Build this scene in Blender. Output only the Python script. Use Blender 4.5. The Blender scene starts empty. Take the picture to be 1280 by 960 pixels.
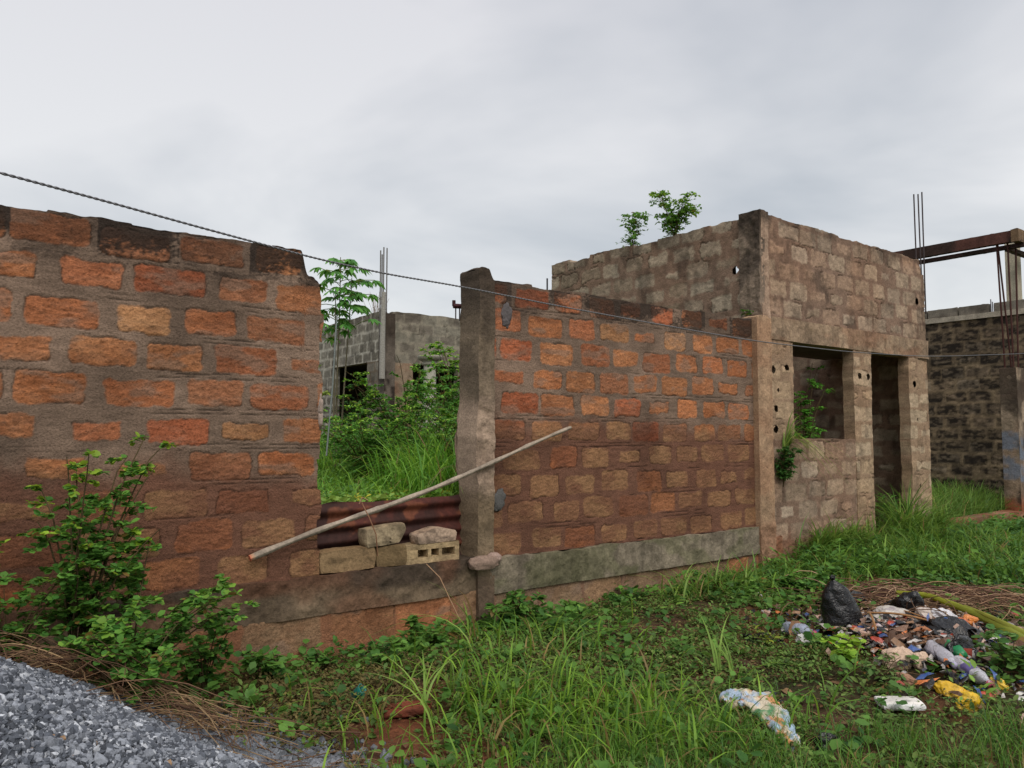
import bpy, math, random
import numpy as np
from mathutils import Vector
rng = np.random.default_rng(7)
random.seed(7)
scene = bpy.context.scene
COL = scene.collection

# ------------------------------------------------------------------ camera maths
F = 980.0; CAMH = 1.5; HOR = 545.0
TH = math.atan2(1260, F)
VX, VY = math.cos(TH), math.sin(TH)            # view heading in plan
PITCH = math.atan((HOR - 480) / F)
C0 = np.array([0, 0, CAMH])
FW = np.array([VX * math.cos(PITCH), VY * math.cos(PITCH), math.sin(PITCH)])
RT = np.array([VY, -VX, 0.0])
UP = np.cross(RT, FW)
def ray(x, y):
    return FW + RT * (x - 640) / F + UP * (480 - y) / F
def P(x, y, D):                                  # survey point: bearing + distance ahead
    r = ray(x, y); return C0 + r * D / (r[0] * VX + r[1] * VY)
def W(x, y, Yp):                                 # point on a plane Y = const
    r = ray(x, y); return C0 + r * Yp / r[1]
def WX(x, y, Xp):
    r = ray(x, y); return C0 + r * Xp / r[0]
def WZ(x, y, z=0.0):
    r = ray(x, y); return C0 + r * (z - CAMH) / r[2]
def gpx(X, Y, z=0.0):                            # bearings of a ground point (for zoning the plants)
    d0 = X - C0[0]; d1 = Y - C0[1]; d2 = z - CAMH
    f = d0 * FW[0] + d1 * FW[1] + d2 * FW[2]
    r = d0 * RT[0] + d1 * RT[1]
    u = d0 * UP[0] + d1 * UP[1] + d2 * UP[2]
    f = np.where(f < .05, .05, f)
    return 640 + F * r / f, 480 - F * u / f

# ------------------------------------------------------------------ noise
def _h(ix, iy, s):
    n = (ix.astype(np.int64) * 374761393 + iy.astype(np.int64) * 668265263 + int(s) * 2147483647 + 974711) & 0xFFFFFFFF
    n = ((n ^ (n >> 13)) * 1274126177) & 0xFFFFFFFF
    n = ((n ^ (n >> 16)) * 2246822519) & 0xFFFFFFFF
    n = n ^ (n >> 15)
    return n.astype(np.float64) / 4294967295.0
def vn(x, y, s=0):
    x = np.asarray(x, float); y = np.asarray(y, float)
    ix = np.floor(x); iy = np.floor(y); fx = x - ix; fy = y - iy
    fx = fx * fx * (3 - 2 * fx); fy = fy * fy * (3 - 2 * fy)
    ix = ix.astype(np.int64); iy = iy.astype(np.int64)
    a = _h(ix, iy, s); b = _h(ix + 1, iy, s); c = _h(ix, iy + 1, s); d = _h(ix + 1, iy + 1, s)
    return (a * (1 - fx) + b * fx) * (1 - fy) + (c * (1 - fx) + d * fx) * fy
def fbm(x, y, o=4, s=0, g=.5):
    t = 0; a = 1; n = 0
    for k in range(o):
        t = t + a * vn(np.asarray(x) * 2 ** k + 17.3 * k, np.asarray(y) * 2 ** k - 9.1 * k, s + k * 13); n += a; a *= g
    return t / n
def fb3(p, f, o=3, s=0):                          # cheap 3-d noise from three planes
    return (fbm(p[:, 0] * f + p[:, 2] * f * .7, p[:, 1] * f - p[:, 2] * f * .45, o, s)
            + fbm(p[:, 1] * f + p[:, 0] * f * .3, p[:, 2] * f * 1.2, o, s + 5)) / 2
def ss(a, b, x):
    t = np.clip((x - a) / (b - a), 0, 1); return t * t * (3 - 2 * t)
def mixc(a, b, t):
    a = np.asarray(a, float); b = np.asarray(b, float); t = np.asarray(t)[..., None]
    return a * (1 - t) + b * t
def s2l(r, g, b):
    f = lambda c: ((c / 255 + .055) / 1.055) ** 2.4 if c > 10 else c / 255 / 12.92
    return np.array([f(r), f(g), f(b)])

# ------------------------------------------------------------------ mesh builder
class MB:
    def __init__(s): s.v = []; s.c = []; s.q = []; s.t = []; s.n = 0
    def add(s, v, c, quads=None, tris=None):
        v = np.asarray(v, float).reshape(-1, 3); c = np.asarray(c, float)
        if c.ndim == 1: c = np.tile(c, (len(v), 1))
        s.v.append(v); s.c.append(c)
        if quads is not None and len(quads): s.q.append(np.asarray(quads, np.int64).reshape(-1, 4) + s.n)
        if tris is not None and len(tris): s.t.append(np.asarray(tris, np.int64).reshape(-1, 3) + s.n)
        s.n += len(v)
    def grid(s, pts, col, keep=None, flip=False):
        m, n = pts.shape[:2]
        i = np.arange(m * n).reshape(m, n)
        q = np.stack([i[:-1, :-1], i[1:, :-1], i[1:, 1:], i[:-1, 1:]], -1)
        if keep is not None: q = q[keep]
        q = q.reshape(-1, 4)
        if flip: q = q[:, ::-1]
        s.add(pts.reshape(-1, 3), np.broadcast_to(col, pts.shape).reshape(-1, 3), quads=q)
    def build(s, name, m, parent=None, smooth=True, origin=None):
        v = np.concatenate(s.v); c = np.concatenate(s.c)
        if parent is not None:
            v = v - np.array(parent.location)
        elif origin is not None:
            v = v - np.asarray(origin)
        q = np.concatenate(s.q) if s.q else np.zeros((0, 4), np.int64)
        t = np.concatenate(s.t) if s.t else np.zeros((0, 3), np.int64)
        me = bpy.data.meshes.new(name)
        me.vertices.add(len(v)); me.vertices.foreach_set('co', v.astype(np.float32).ravel())
        me.loops.add(q.size + t.size)
        me.loops.foreach_set('vertex_index', np.concatenate([q.ravel(), t.ravel()]).astype(np.int32))
        me.polygons.add(len(q) + len(t))
        me.polygons.foreach_set('loop_start', np.concatenate([np.arange(len(q)) * 4, q.size + np.arange(len(t)) * 3]).astype(np.int32))
        me.polygons.foreach_set('use_smooth', np.full(len(q) + len(t), smooth, bool))
        a = me.attributes.new('Col', 'FLOAT_COLOR', 'POINT')
        a.data.foreach_set('color', np.concatenate([c, np.ones((len(c), 1))], 1).astype(np.float32).ravel())
        me.update(calc_edges=True); me.validate()
        me.materials.append(m)
        o = bpy.data.objects.new(name, me); COL.objects.link(o)
        if parent is not None: o.parent = parent
        elif origin is not None: o.location = Vector(origin)
        return o
def tag(o, label=None, cat=None, group=None, kind=None):
    for k, v in (('label', label), ('category', cat), ('group', group), ('kind', kind)):
        if v: o[k] = v
    return o
def thing(name, label, cat, loc, group=None):
    o = bpy.data.objects.new(name, None); COL.objects.link(o); o.location = Vector(loc)
    o.empty_display_size = .1
    return tag(o, label, cat, group)

# ------------------------------------------------------------------ materials
def nodes(name):
    m = bpy.data.materials.new(name); m.use_nodes = True
    nt = m.node_tree; b = nt.nodes['Principled BSDF']
    return m, nt, b
def vcm(name, rough=.9, spec=.2, nscale=90, amp=.3, bump=.25, bdist=.004, pits=0.0, metal=0, big=0.0):
    m, nt, b = nodes(name); N = nt.nodes; L = nt.links
    at = N.new('ShaderNodeAttribute'); at.attribute_name = 'Col'
    tc = N.new('ShaderNodeTexCoord')
    no = N.new('ShaderNodeTexNoise'); no.inputs['Scale'].default_value = nscale; no.inputs['Detail'].default_value = 5; no.inputs['Roughness'].default_value = .65
    L.new(tc.outputs['Object'], no.inputs['Vector'])
    mr = N.new('ShaderNodeMapRange'); mr.inputs['From Min'].default_value = .3; mr.inputs['From Max'].default_value = .7
    mr.inputs['To Min'].default_value = 1 - amp; mr.inputs['To Max'].default_value = 1 + amp
    L.new(no.outputs['Fac'], mr.inputs['Value'])
    mx = N.new('ShaderNodeVectorMath'); mx.operation = 'SCALE'
    L.new(at.outputs['Color'], mx.inputs[0]); L.new(mr.outputs[0], mx.inputs['Scale'])
    out = mx.outputs[0]; hgt = no.outputs['Fac']
    if pits:
        vo = N.new('ShaderNodeTexVoronoi'); vo.inputs['Scale'].default_value = nscale * .8
        L.new(tc.outputs['Object'], vo.inputs['Vector'])
        m2 = N.new('ShaderNodeMapRange'); m2.inputs['From Min'].default_value = .05; m2.inputs['From Max'].default_value = .35
        m2.inputs['To Min'].default_value = 1 - pits; m2.inputs['To Max'].default_value = 1
        L.new(vo.outputs['Distance'], m2.inputs['Value'])
        m3 = N.new('ShaderNodeVectorMath'); m3.operation = 'SCALE'
        L.new(out, m3.inputs[0]); L.new(m2.outputs[0], m3.inputs['Scale']); out = m3.outputs[0]
        ad = N.new('ShaderNodeMath'); ad.operation = 'ADD'
        L.new(hgt, ad.inputs[0]); L.new(m2.outputs[0], ad.inputs[1]); hgt = ad.outputs[0]
    L.new(out, b.inputs['Base Color'])
    bu = N.new('ShaderNodeBump'); bu.inputs['Strength'].default_value = bump; bu.inputs['Distance'].default_value = bdist * 4
    L.new(hgt, bu.inputs['Height']); L.new(bu.outputs['Normal'], b.inputs['Normal'])
    b.inputs['Roughness'].default_value = rough; b.inputs['Specular IOR Level'].default_value = spec; b.inputs['Metallic'].default_value = metal
    return m
def leafm(name, trans=.3, rough=.5):
    m, nt, b = nodes(name); N = nt.nodes; L = nt.links
    at = N.new('ShaderNodeAttribute'); at.attribute_name = 'Col'
    b.inputs['Roughness'].default_value = rough; b.inputs['Specular IOR Level'].default_value = .25
    L.new(at.outputs['Color'], b.inputs['Base Color'])
    tr = N.new('ShaderNodeBsdfTranslucent')
    hs = N.new('ShaderNodeHueSaturation'); hs.inputs['Hue'].default_value = .48; hs.inputs['Value'].default_value = 1.5
    L.new(at.outputs['Color'], hs.inputs['Color']); L.new(hs.outputs[0], tr.inputs['Color'])
    mx = N.new('ShaderNodeMixShader'); mx.inputs[0].default_value = trans
    L.new(b.outputs[0], mx.inputs[1]); L.new(tr.outputs[0], mx.inputs[2])
    L.new(mx.outputs[0], nt.nodes['Material Output'].inputs['Surface'])
    return m
def plasm(name, rough=.3, trans=0.0, alpha=1.0, spec=.5, dirty=.6):
    m, nt, b = nodes(name); N = nt.nodes; L = nt.links
    at = N.new('ShaderNodeAttribute'); at.attribute_name = 'Col'
    tc = N.new('ShaderNodeTexCoord')
    no = N.new('ShaderNodeTexNoise'); no.inputs['Scale'].default_value = 40; no.inputs['Detail'].default_value = 4; no.inputs['Distortion'].default_value = 1.5
    L.new(tc.outputs['Object'], no.inputs['Vector'])
    dirt = N.new('ShaderNodeMix'); dirt.data_type = 'RGBA'; dirt.inputs['B'].default_value = (.12, .085, .06, 1)
    mr = N.new('ShaderNodeMapRange'); mr.inputs['From Min'].default_value = .5; mr.inputs['From Max'].default_value = .75; mr.inputs['To Max'].default_value = dirty
    L.new(no.outputs['Fac'], mr.inputs['Value']); L.new(mr.outputs[0], dirt.inputs['Factor'])
    L.new(at.outputs['Color'], dirt.inputs['A']); L.new(dirt.outputs['Result'], b.inputs['Base Color'])
    bu = N.new('ShaderNodeBump'); bu.inputs['Strength'].default_value = .5; bu.inputs['Distance'].default_value = .012
    L.new(no.outputs['Fac'], bu.inputs['Height']); L.new(bu.outputs['Normal'], b.inputs['Normal'])
    b.inputs['Roughness'].default_value = rough; b.inputs['Specular IOR Level'].default_value = spec
    b.inputs['Transmission Weight'].default_value = trans; b.inputs['Alpha'].default_value = alpha
    return m
M = dict(
    brick=vcm('laterite_masonry', nscale=70, amp=.30, bump=.6, bdist=.004, pits=.22),
    block=vcm('sandcrete_masonry', nscale=60, amp=.28, bump=.6, bdist=.004, pits=.18),
    conc=vcm('weathered_concrete', nscale=45, amp=.28, bump=.55, bdist=.004, pits=.15),
    soil=vcm('laterite_soil', nscale=22, amp=.45, bump=.8, bdist=.01, pits=.2),
    stone=vcm('crushed_granite', rough=.75, spec=.35, nscale=120, amp=.25, bump=.3),
    wood=vcm('weathered_wood', rough=.8, nscale=40, amp=.3, bump=.4),
    bark=vcm('bark', rough=.9, nscale=80, amp=.3, bump=.4),
    straw=vcm('dry_straw', rough=.8, nscale=60, amp=.2, bump=.2),
    rust=vcm('rusted_iron', rough=.7, spec=.3, nscale=25, amp=.35, bump=.2, metal=0.1),
    steel=vcm('rebar_steel', rough=.7, spec=.4, nscale=120, amp=.3, bump=.3, metal=.4),
    wire=vcm('cable_sheath', rough=.5, spec=.4, nscale=120, amp=.1, bump=.1),
    leaf=leafm('leaf'), grass=leafm('grass_blade', .35, .45), dull=leafm('dull_leaf', .15, .7),
    poly=plasm('plastic_film', .28), black=plasm('black_polythene', .17, spec=.5, dirty=.12), cloth=plasm('dirty_fabric', .9, spec=.1),
    clear=plasm('clear_plastic', .15, trans=.35), foam=plasm('white_foam', .6, spec=.2, dirty=.25),
)
# ------------------------------------------------------------------ terrain
MC = WZ(1165, 825)
def G(X, Y):
    X = np.asarray(X, float); Y = np.asarray(Y, float)
    z = .09 * (fbm(X * .7, Y * .7, 3, 3) - .5) + .035 * (fbm(X * 4, Y * 4, 2, 8) - .5)
    z = z + .16 * np.exp(-(((X - MC[0]) / 1.4) ** 2 + ((Y - MC[1]) / .9) ** 2))
    z = z - .09 * ss(4.2, 5.3, Y) * (Y < 5.6) * ss(8.5, 6.5, X)
    yard = ss(5.70, 5.92, Y) * (1 - ss(7.7, 7.95, X))
    z = z * (1 - yard) + yard * (.90 + .05 * (fbm(X * 1.3, Y * 1.3, 3, 5) - .5) + .012 * np.clip(Y - 6, 0, 30))
    side = ss(5.6, 6.5, Y) * ss(7.9, 8.2, X)
    z = z + side * .14
    far = ss(14, 60, np.hypot(X - 4, Y - 4))
    return z * (1 - far) + far * .3
# ------------------------------------------------------------------ solid wall slab with a worked surface
def shell(mb, O, U, N, ulen, H, thick, res, pat, vT=None, uL=None, uR=None, holes=(), bres=None, m=8, seed=0, back=True, hoff=(0, 0)):
    O = np.asarray(O, float); U = np.asarray(U, float); N = np.asarray(N, float); Z = np.array([0, 0, 1.0])
    hand = np.dot(np.cross(U, Z), N) > 0
    def sheet(r, depth, sgn, sd):
        nu = max(3, int(ulen / r) + 1); nv = max(3, int(H / r) + 1)
        s, t = np.meshgrid(np.linspace(0, 1, nu), np.linspace(0, 1, nv), indexing='ij')
        v = t * H
        a = uL(v) if uL else 0 * v; b = uR(v) if uR else 0 * v + ulen
        u = a + s * (b - a)
        top = vT(u) if vT else 0 * u + H
        v = t * top
        d, c = pat(u, v, sd)
        keep = np.ones((nu - 1, nv - 1), bool)
        uc = (u[:-1, :-1] + u[1:, 1:]) / 2; vc = (v[:-1, :-1] + v[1:, 1:]) / 2
        for h in holes:
            if len(h) > 3 and sgn < 0: continue          # hollow block cells: the wall is a hollow shell
            ou, ov = (0, 0) if sgn > 0 else hoff
            keep &= ((uc - h[0] - ou) ** 2 + (vc - h[1] - ov) ** 2) > (h[2] * (1 if sgn > 0 else 1.15)) ** 2 * (.7 + .6 * vn(uc * 30, vc * 30, 2))
        p = O + U * u[..., None] + Z * v[..., None] + N * (d * sgn - depth)[..., None]
        mb.grid(p, c, keep, flip=(hand if sgn < 0 else not hand))
        return p, c
    p, c = sheet(res, 0, 1, seed)
    if back: sheet(bres or .05, thick, -1, seed + 50)
    def strip(e, ce, flip, side=None):
        k = len(e); w = np.linspace(0, 1, m + 1)
        q = e[:, None, :] - N * (thick * w)[None, :, None]
        jit = (fbm(np.arange(k)[:, None] * res * 9 + 0 * w, w[None] * thick * 9 + seed, 3, seed + 3) - .5) * .03
        inner = (w > 0) * (w < 1)
        q = q + Z * (jit * inner)[..., None]
        cc = ce[:, None, :] * (.75 + .5 * fbm(np.arange(k)[:, None] * res * 25 + 0 * w, w[None] * thick * 25, 2, seed + 9))[..., None]
        if side is not None:
            vv = (e[:, 2] - O[2])[:, None] + 0 * w; _, c2 = pat(side + w[None] * thick + 0 * vv, vv, seed + 7); cc = .35 * cc + .65 * c2
        mb.grid(q, cc, flip=flip)
    strip(p[:, -1], c[:, -1], hand); strip(p[:, 0], c[:, 0], not hand)
    strip(p[0], c[0], hand, -.4); strip(p[-1], c[-1], not hand, ulen + .2)
def blocks(u, v, seed, ch, pitch, gv, gh, wob=.012, rad=.03, half=.5):
    vw = v + .022 * (fbm(u * .7, v * .7, 2, seed) - .5)
    row = np.floor(vw / ch); fv = vw / ch - row
    r0 = _h(row.astype(np.int64), row.astype(np.int64) * 0, seed + 1)
    uu = u / pitch + half * (row % 2) + .25 * r0
    uu = uu + .20 * (vn(uu * .9, row * 7.7, seed + 2) - .5)
    col = np.floor(uu); fu = uu - col
    ri = row.astype(np.int64); ci = col.astype(np.int64)
    R = [_h(ri, ci, seed + 10 + k) for k in range(6)]
    du = np.abs(fu - .5 + (R[0] - .5) * .10) * pitch; dv = np.abs(fv - .5 + (R[1] - .5) * .12) * ch
    hu = (pitch - gh * (.5 + R[2])) / 2; hv = (ch - gv * (.65 + .6 * R[3])) / 2
    qx = du - hu + rad; qy = dv - hv + rad
    sd = np.hypot(np.maximum(qx, 0), np.maximum(qy, 0)) + np.minimum(np.maximum(qx, qy), 0) - rad
    sd = sd + wob * 2.2 * (fbm(u * 5.5, v * 6.5, 2, seed + 3) - .5) + wob * 2 * (fbm(u * 13, v * 13, 3, seed + 4) - .5) + wob * .9 * (fbm(u * 45, v * 45, 2, seed + 6) - .5)
    return sd, row, col, R
def pal(R, cols):
    cols = np.asarray(cols); k = np.minimum((R * len(cols)).astype(int), len(cols) - 1)
    return cols[k]
# ------------------------------------------------------------------ masonry patterns: (u, v, seed) -> relief, colour
BR = [s2l(184, 114, 74), s2l(176, 106, 70), s2l(188, 122, 82), s2l(170, 102, 70), s2l(180, 126, 88), s2l(166, 106, 76), s2l(186, 112, 72), s2l(174, 110, 74), s2l(178, 98, 66)]
FB = [s2l(172, 126, 90), s2l(160, 112, 80), s2l(150, 118, 90), s2l(178, 118, 82)]
BR = [(c_ * .95 + c_.mean() * .07) * np.array([1.0, 1.02, .92]) for c_ in BR]
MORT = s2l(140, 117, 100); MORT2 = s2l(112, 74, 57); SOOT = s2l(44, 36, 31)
def laterite(zs, rows=10, ch=.241, pitch=.47, gv=.062, gh=.085, u_off=0.0, cols=BR, wob=.014, rad=.034, algae=1.0, slur=0.0):
    Ht = rows * ch
    def f(u, v, seed):
        u = u + u_off
        sd, row, col, R = blocks(u, v, seed, ch, pitch, gv, gh, wob=wob, rad=rad)
        sd = sd + .035 * (R[4] > .84) * fbm(u * 6, v * 6, 3, seed + 61) * 2        # blocks smeared over by mortar
        m = ss(.007, -.006, sd)
        bc = pal(R[5], cols) * (.80 + .34 * R[2])[..., None]
        pit = fbm(u * 26, v * 62, 4, seed + 21); p2 = fbm(u * 55, v * 95, 2, seed + 26)
        bc = bc * (.62 + .66 * pit)[..., None]
        bc = mixc(bc, bc * .42, ss(.60, .74, p2 * .55 + pit * .45) * .8)
        bc = mixc(bc, bc * np.array([.66, .60, .56]), ss(.50, .70, fbm(u * 5, v * 7, 3, seed + 22)) * .7)
        bc = mixc(bc, bc * np.array([1.08, 1.16, 1.2]), ss(.55, .7, fbm(u * 8, v * 8, 3, seed + 27)) * .5)
        n1 = fbm(u * 3, v * 3, 4, seed + 23); n2 = fbm(u * 14, v * 40, 4, seed + 24)
        mc = mixc(MORT, MORT * .70, ss(.35, .7, n1)) * (.74 + .5 * n2)[..., None]
        # splash zone: red-brown slurry over the lower courses, shrub shade painted into its mortar
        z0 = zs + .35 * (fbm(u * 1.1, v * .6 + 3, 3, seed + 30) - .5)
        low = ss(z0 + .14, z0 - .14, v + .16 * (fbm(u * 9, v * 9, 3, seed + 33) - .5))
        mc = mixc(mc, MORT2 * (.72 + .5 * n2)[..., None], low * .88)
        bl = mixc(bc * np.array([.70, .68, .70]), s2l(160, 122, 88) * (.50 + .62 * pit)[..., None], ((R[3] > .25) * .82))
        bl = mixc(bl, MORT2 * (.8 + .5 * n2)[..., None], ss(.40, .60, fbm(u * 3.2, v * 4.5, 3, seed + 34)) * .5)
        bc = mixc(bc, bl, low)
        if slur: mc = mixc(mc, s2l(150, 100, 70) * (.7 + .5 * n2)[..., None], np.full(mc.shape[:-1], slur))
        c = mixc(mc, bc, m * (.86 + .14 * ss(.4, .5, n2)))
        wash = ss(.54, .70, fbm(u * 5, v * 11, 4, seed + 71)) * .55 * m
        c = mixc(c, mixc(MORT * .95, MORT2, low) * (.7 + .6 * n2)[..., None], wash)
        c = mixc(c, c * .62, ss(.54, .66, fbm(u * 1.5, v * 1.1, 4, seed + 73)) * .55)       # damp, dirty patches
        vw = v + .022 * (fbm(u * .7, v * .7, 2, seed) - .5)
        bed = np.abs(vw / ch - np.round(vw / ch)) * ch + .016 * (fbm(u * 6, v * 6, 3, seed + 74) - .5)
        bed = ss(.0045, .0012, np.abs(bed - .016)) * ss(.54, .62, fbm(u * 1.6, v * 5, 2, seed + 75))
        c = mixc(c, c * .38, bed)
        # open joints beside the blocks, with thin shadows painted along them
        gap = ss(.007, .0015, np.abs(sd - .003)) * ss(.47, .60, fbm(u * 5, v * 5, 3, seed + 41))
        c = mixc(c, c * .42, gap * .85)
        # black algae along the top course
        al = ss(.39, .56, fbm(u * 3.2, v * 5, 5, seed + 51) * .8 + p2 * .25 + .16 * ss(Ht - .28, Ht, v) - .04 + .16 * (algae - 1)) * ss(Ht - .30 - .10 * n1, Ht - .19, v) * (.5 + .5 * (R[2] > .45 - (algae - 1))) * min(algae, 1.0)
        c = mixc(c, SOOT * (.7 + .9 * n2)[..., None], np.clip(al, 0, 1) * .93)
        d = m * (.005 * (R[4] - .5) + .011 * (pit - .5) + .005 * (p2 - .5)) + (1 - m) * (.006 * (n2 - .5)) + .016 * (n1 - .5)
        d = d - .007 * gap - .006 * bed + .002 * wash
        return d, c
    return f
SB = [s2l(168, 146, 124), s2l(158, 136, 115), s2l(174, 154, 134), s2l(152, 132, 113), s2l(164, 136, 114)]
def sandcrete(blk=SB, mort=s2l(136, 111, 94), Ht=1.24, ch=.241, pitch=.44, gv=.05, gh=.07, smear=.35, black=.25, lowz=-9, holes=(), light_m=0.0, wob=.016, red=.35):
    blk = np.asarray(blk)
    def f(u, v, seed):
        sd, row, col, R = blocks(u, v, seed, ch, pitch, gv, gh, wob=wob)
        sd = sd + .05 * (R[4] > 1 - smear) * fbm(u * 6, v * 6, 3, seed + 61) * 1.7
        m = ss(.016, -.016, sd + .014 * (fbm(u * 30, v * 30, 2, seed + 19) - .5))
        n1 = fbm(u * 2.4, v * 2.4, 4, seed + 23); n2 = fbm(u * 18, v * 24, 3, seed + 24); n3 = fbm(u * 45, v * 45, 2, seed + 25)
        bc = pal(R[5], blk) * (.91 + .15 * R[2])[..., None] * (.66 + .66 * n2)[..., None]
        mc = mort * (.72 + .5 * n2)[..., None] * (.85 + .3 * n1)[..., None]
        c = mixc(mc, bc, m * .95)
        c = mixc(c, c * np.array([1.0, .81, .69]), ss(.45, .65, fbm(u * 1.3, v * 1.3, 3, seed + 35)) * red)
        c = mixc(c, c * .55, ss(.55, .72, fbm(u * 7, v * 5, 4, seed + 36)) * .6)
        if lowz > -5:
            low = ss(lowz + .25, lowz - .2, v + .3 * (n1 - .5))
            c = mixc(c, s2l(140, 92, 68) * (.7 + .5 * n2)[..., None], low * .6)
        k = ss(.5, .62, fbm(u * 3.0, v * 3.0 * .6, 4, seed + 37) + .24 * ss(Ht - .35, Ht, v) - .10) * black * 2
        c = mixc(c, SOOT * (.7 + .7 * n3)[..., None], np.clip(k, 0, .92))
        gap = ss(.009, .002, np.abs(sd - .003)) * ss(.55, .66, fbm(u * 4, v * 4, 2, seed + 41))
        c = mixc(c, c * .45, gap)
        d = m * (.008 * (R[4] - .45) + .012 * (n2 - .5)) + .024 * (n1 - .5) + .006 * (n3 - .5) - .012 * gap
        for (hu, hv, hr, hd) in holes:
            q = np.hypot((u - hu) / 1.0, (v - hv) / 1.25) + .02 * (fbm(u * 22, v * 22, 2, seed + 70) - .5)
            k = ss(hr, hr * .72, q)
            c = mixc(c, s2l(40, 31, 26), k); d = d * (1 - k) - hd * k
        return d, c
    return f
def concrete(base=s2l(140, 128, 114), top=None, Ht=1, moss=.0, dark=.3, red=0.0, rough=.012, patch=None, dtop=0.0, streak=.25):
    def f(u, v, seed):
        n1 = fbm(u * 2.2, v * 2.2, 4, seed + 1); n2 = fbm(u * 14, v * 14, 4, seed + 2); n3 = fbm(u * 40, v * 40, 2, seed + 3)
        c = np.asarray(base) * (.70 + .6 * n2)[..., None] * (.8 + .4 * n1)[..., None]
        st = ss(.5, .68, fbm(u * 16, v * 1.6, 3, seed + 4)) * streak
        c = mixc(c, c * .5, st)
        c = mixc(c, SOOT * (.7 + .8 * n3)[..., None], np.clip(ss(.52, .66, fbm(u * 3, v * 3, 4, seed + 5)) * dark * 1.6 , 0, .9))
        if dtop: c = mixc(c, s2l(62, 52, 44) * (.6 + .9 * n2)[..., None], ss(Ht - dtop, Ht - dtop * .3, v + .25 * (n1 - .5)) * .85)
        if moss: c = mixc(c, s2l(86, 92, 52) * (.6 + .8 * n2)[..., None], ss(.46, .62, fbm(u * 3, v * 5, 3, seed + 6)) * moss)
        if red: c = mixc(c, s2l(138, 88, 62) * (.7 + .5 * n2)[..., None], ss(.4, .66, fbm(u * 2.5, v * 4, 3, seed + 7)) * red)
        d = rough * 1.6 * (n1 - .5) + rough * (n2 - .5) + .004 * (n3 - .5)
        if patch:
            for (a0, a1, pc, k, pr) in patch:
                q = ss(a0 - .10, a0 + .06, v + .16 * (fbm(u * 7, v * 7, 3, seed + 8) - .5)) * ss(a1 + .10, a1 - .06, v + .16 * (fbm(u * 7, v * 7, 3, seed + 9) - .5))
                c = mixc(c, np.asarray(pc) * (.6 + .75 * n2)[..., None], q * k); d = d + pr * q * (fbm(u * 9, v * 9, 3, seed + 10) - .4)
        return d, c
    return f
X_ = (1, 0, 0); NY = (0, -1, 0); mY = (0, -1, 0); NX = (-1, 0, 0)
YF = 5.45
# ------------------------------------------------------------------ fence, left stretch
LX0 = -1.6; GX0 = 2.44; GX1 = 3.85; PX1 = 4.0; RX1 = 7.80
fl = thing('block_wall', 'tall red laterite block wall with thick grey mortar, left of the gap with the rusty sheet', 'wall', (.5, YF, 0))
b = MB(); Ul = GX0 - LX0
def vtl(u):
    k = np.floor((u + .1) / .47)
    t = 2.41 + .025 * (_h(k.astype(np.int64), k.astype(np.int64), 4) - .5) + .028 * (fbm(u * 9, u * 0, 3, 6) - .5)
    t = t - .19 * ss(Ul - .17, Ul - .11, u) - .05 * ss(Ul - .08, Ul, u)
    return t
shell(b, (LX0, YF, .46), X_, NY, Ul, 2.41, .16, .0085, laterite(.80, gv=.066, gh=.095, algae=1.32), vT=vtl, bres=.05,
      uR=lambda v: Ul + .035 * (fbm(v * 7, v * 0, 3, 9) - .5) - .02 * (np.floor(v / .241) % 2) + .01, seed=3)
b.build('blockwork', M['brick'], fl)
b = MB()
shell(b, (LX0, YF - .025, .20), X_, NY, GX1 - LX0, .27, .20, .011,
      concrete(s2l(116, 99, 80), Ht=.27, dark=.22, red=.30, rough=.030, dtop=.16), vT=lambda u: .27 + .03 * (fbm(u * 6, u * 0, 3, 2) - .5) + .01, seed=8)
b.build('plinth_beam', M['conc'], fl)
b = MB()
shell(b, (LX0, YF - .012, -.45), X_, NY, GX1 - LX0, .66, .20, .012,
      laterite(-9, rows=99, ch=.36, pitch=.60, gv=.05, gh=.06, u_off=.3, cols=FB, algae=0, slur=.8), seed=13)
b.build('foundation_course', M['brick'], fl)
b = MB()                                            # pale render lumps on the broken end
for (z, r) in ((1.72, .055), (1.62, .05), (1.80, .035)):
    n = 14; th, ph = np.meshgrid(np.linspace(0, 2 * math.pi, n), np.linspace(0, math.pi, n), indexing='ij')
    p = np.stack([np.cos(th) * np.sin(ph) * .45, np.sin(th) * np.sin(ph) * 1.1, np.cos(ph) * 1.5], -1) * r
    p *= (.7 + .6 * fbm(th * 2, ph * 3, 2, int(z * 100)))[..., None]
    b.grid(p + np.array([GX0 + .004, YF + .03, z]), s2l(168, 150, 138))
b.build('render_lump', M['conc'], fl)

# ------------------------------------------------------------------ fence, right stretch
fr = thing('block_wall', 'orange laterite block wall between the mossy concrete pillar and the roofless building', 'wall', (5.9, YF, 0))
b = MB(); Ur = RX1 - PX1
def vtr(u):
    k = np.floor(u / .47)
    return 2.40 + .03 * (_h(k.astype(np.int64), k.astype(np.int64), 14) - .5) + .022 * (fbm(u * 9, u * 0, 3, 16) - .5)
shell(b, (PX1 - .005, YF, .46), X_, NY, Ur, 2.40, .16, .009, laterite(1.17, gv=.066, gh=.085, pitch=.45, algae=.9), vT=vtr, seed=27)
b.build('blockwork', M['brick'], fr)
b = MB()
shell(b, (PX1 - .03, YF - .05, .165), X_, NY, Ur + .2, .295, .22, .012, concrete(s2l(128, 117, 100), Ht=.3, dark=.22, moss=.35, rough=.030, streak=.5),
      vT=lambda u: .295 + .03 * (fbm(u * 5, u * 0, 3, 12) - .5), seed=31)
b.build('plinth_beam', M['conc'], fr)
b = MB()
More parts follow.
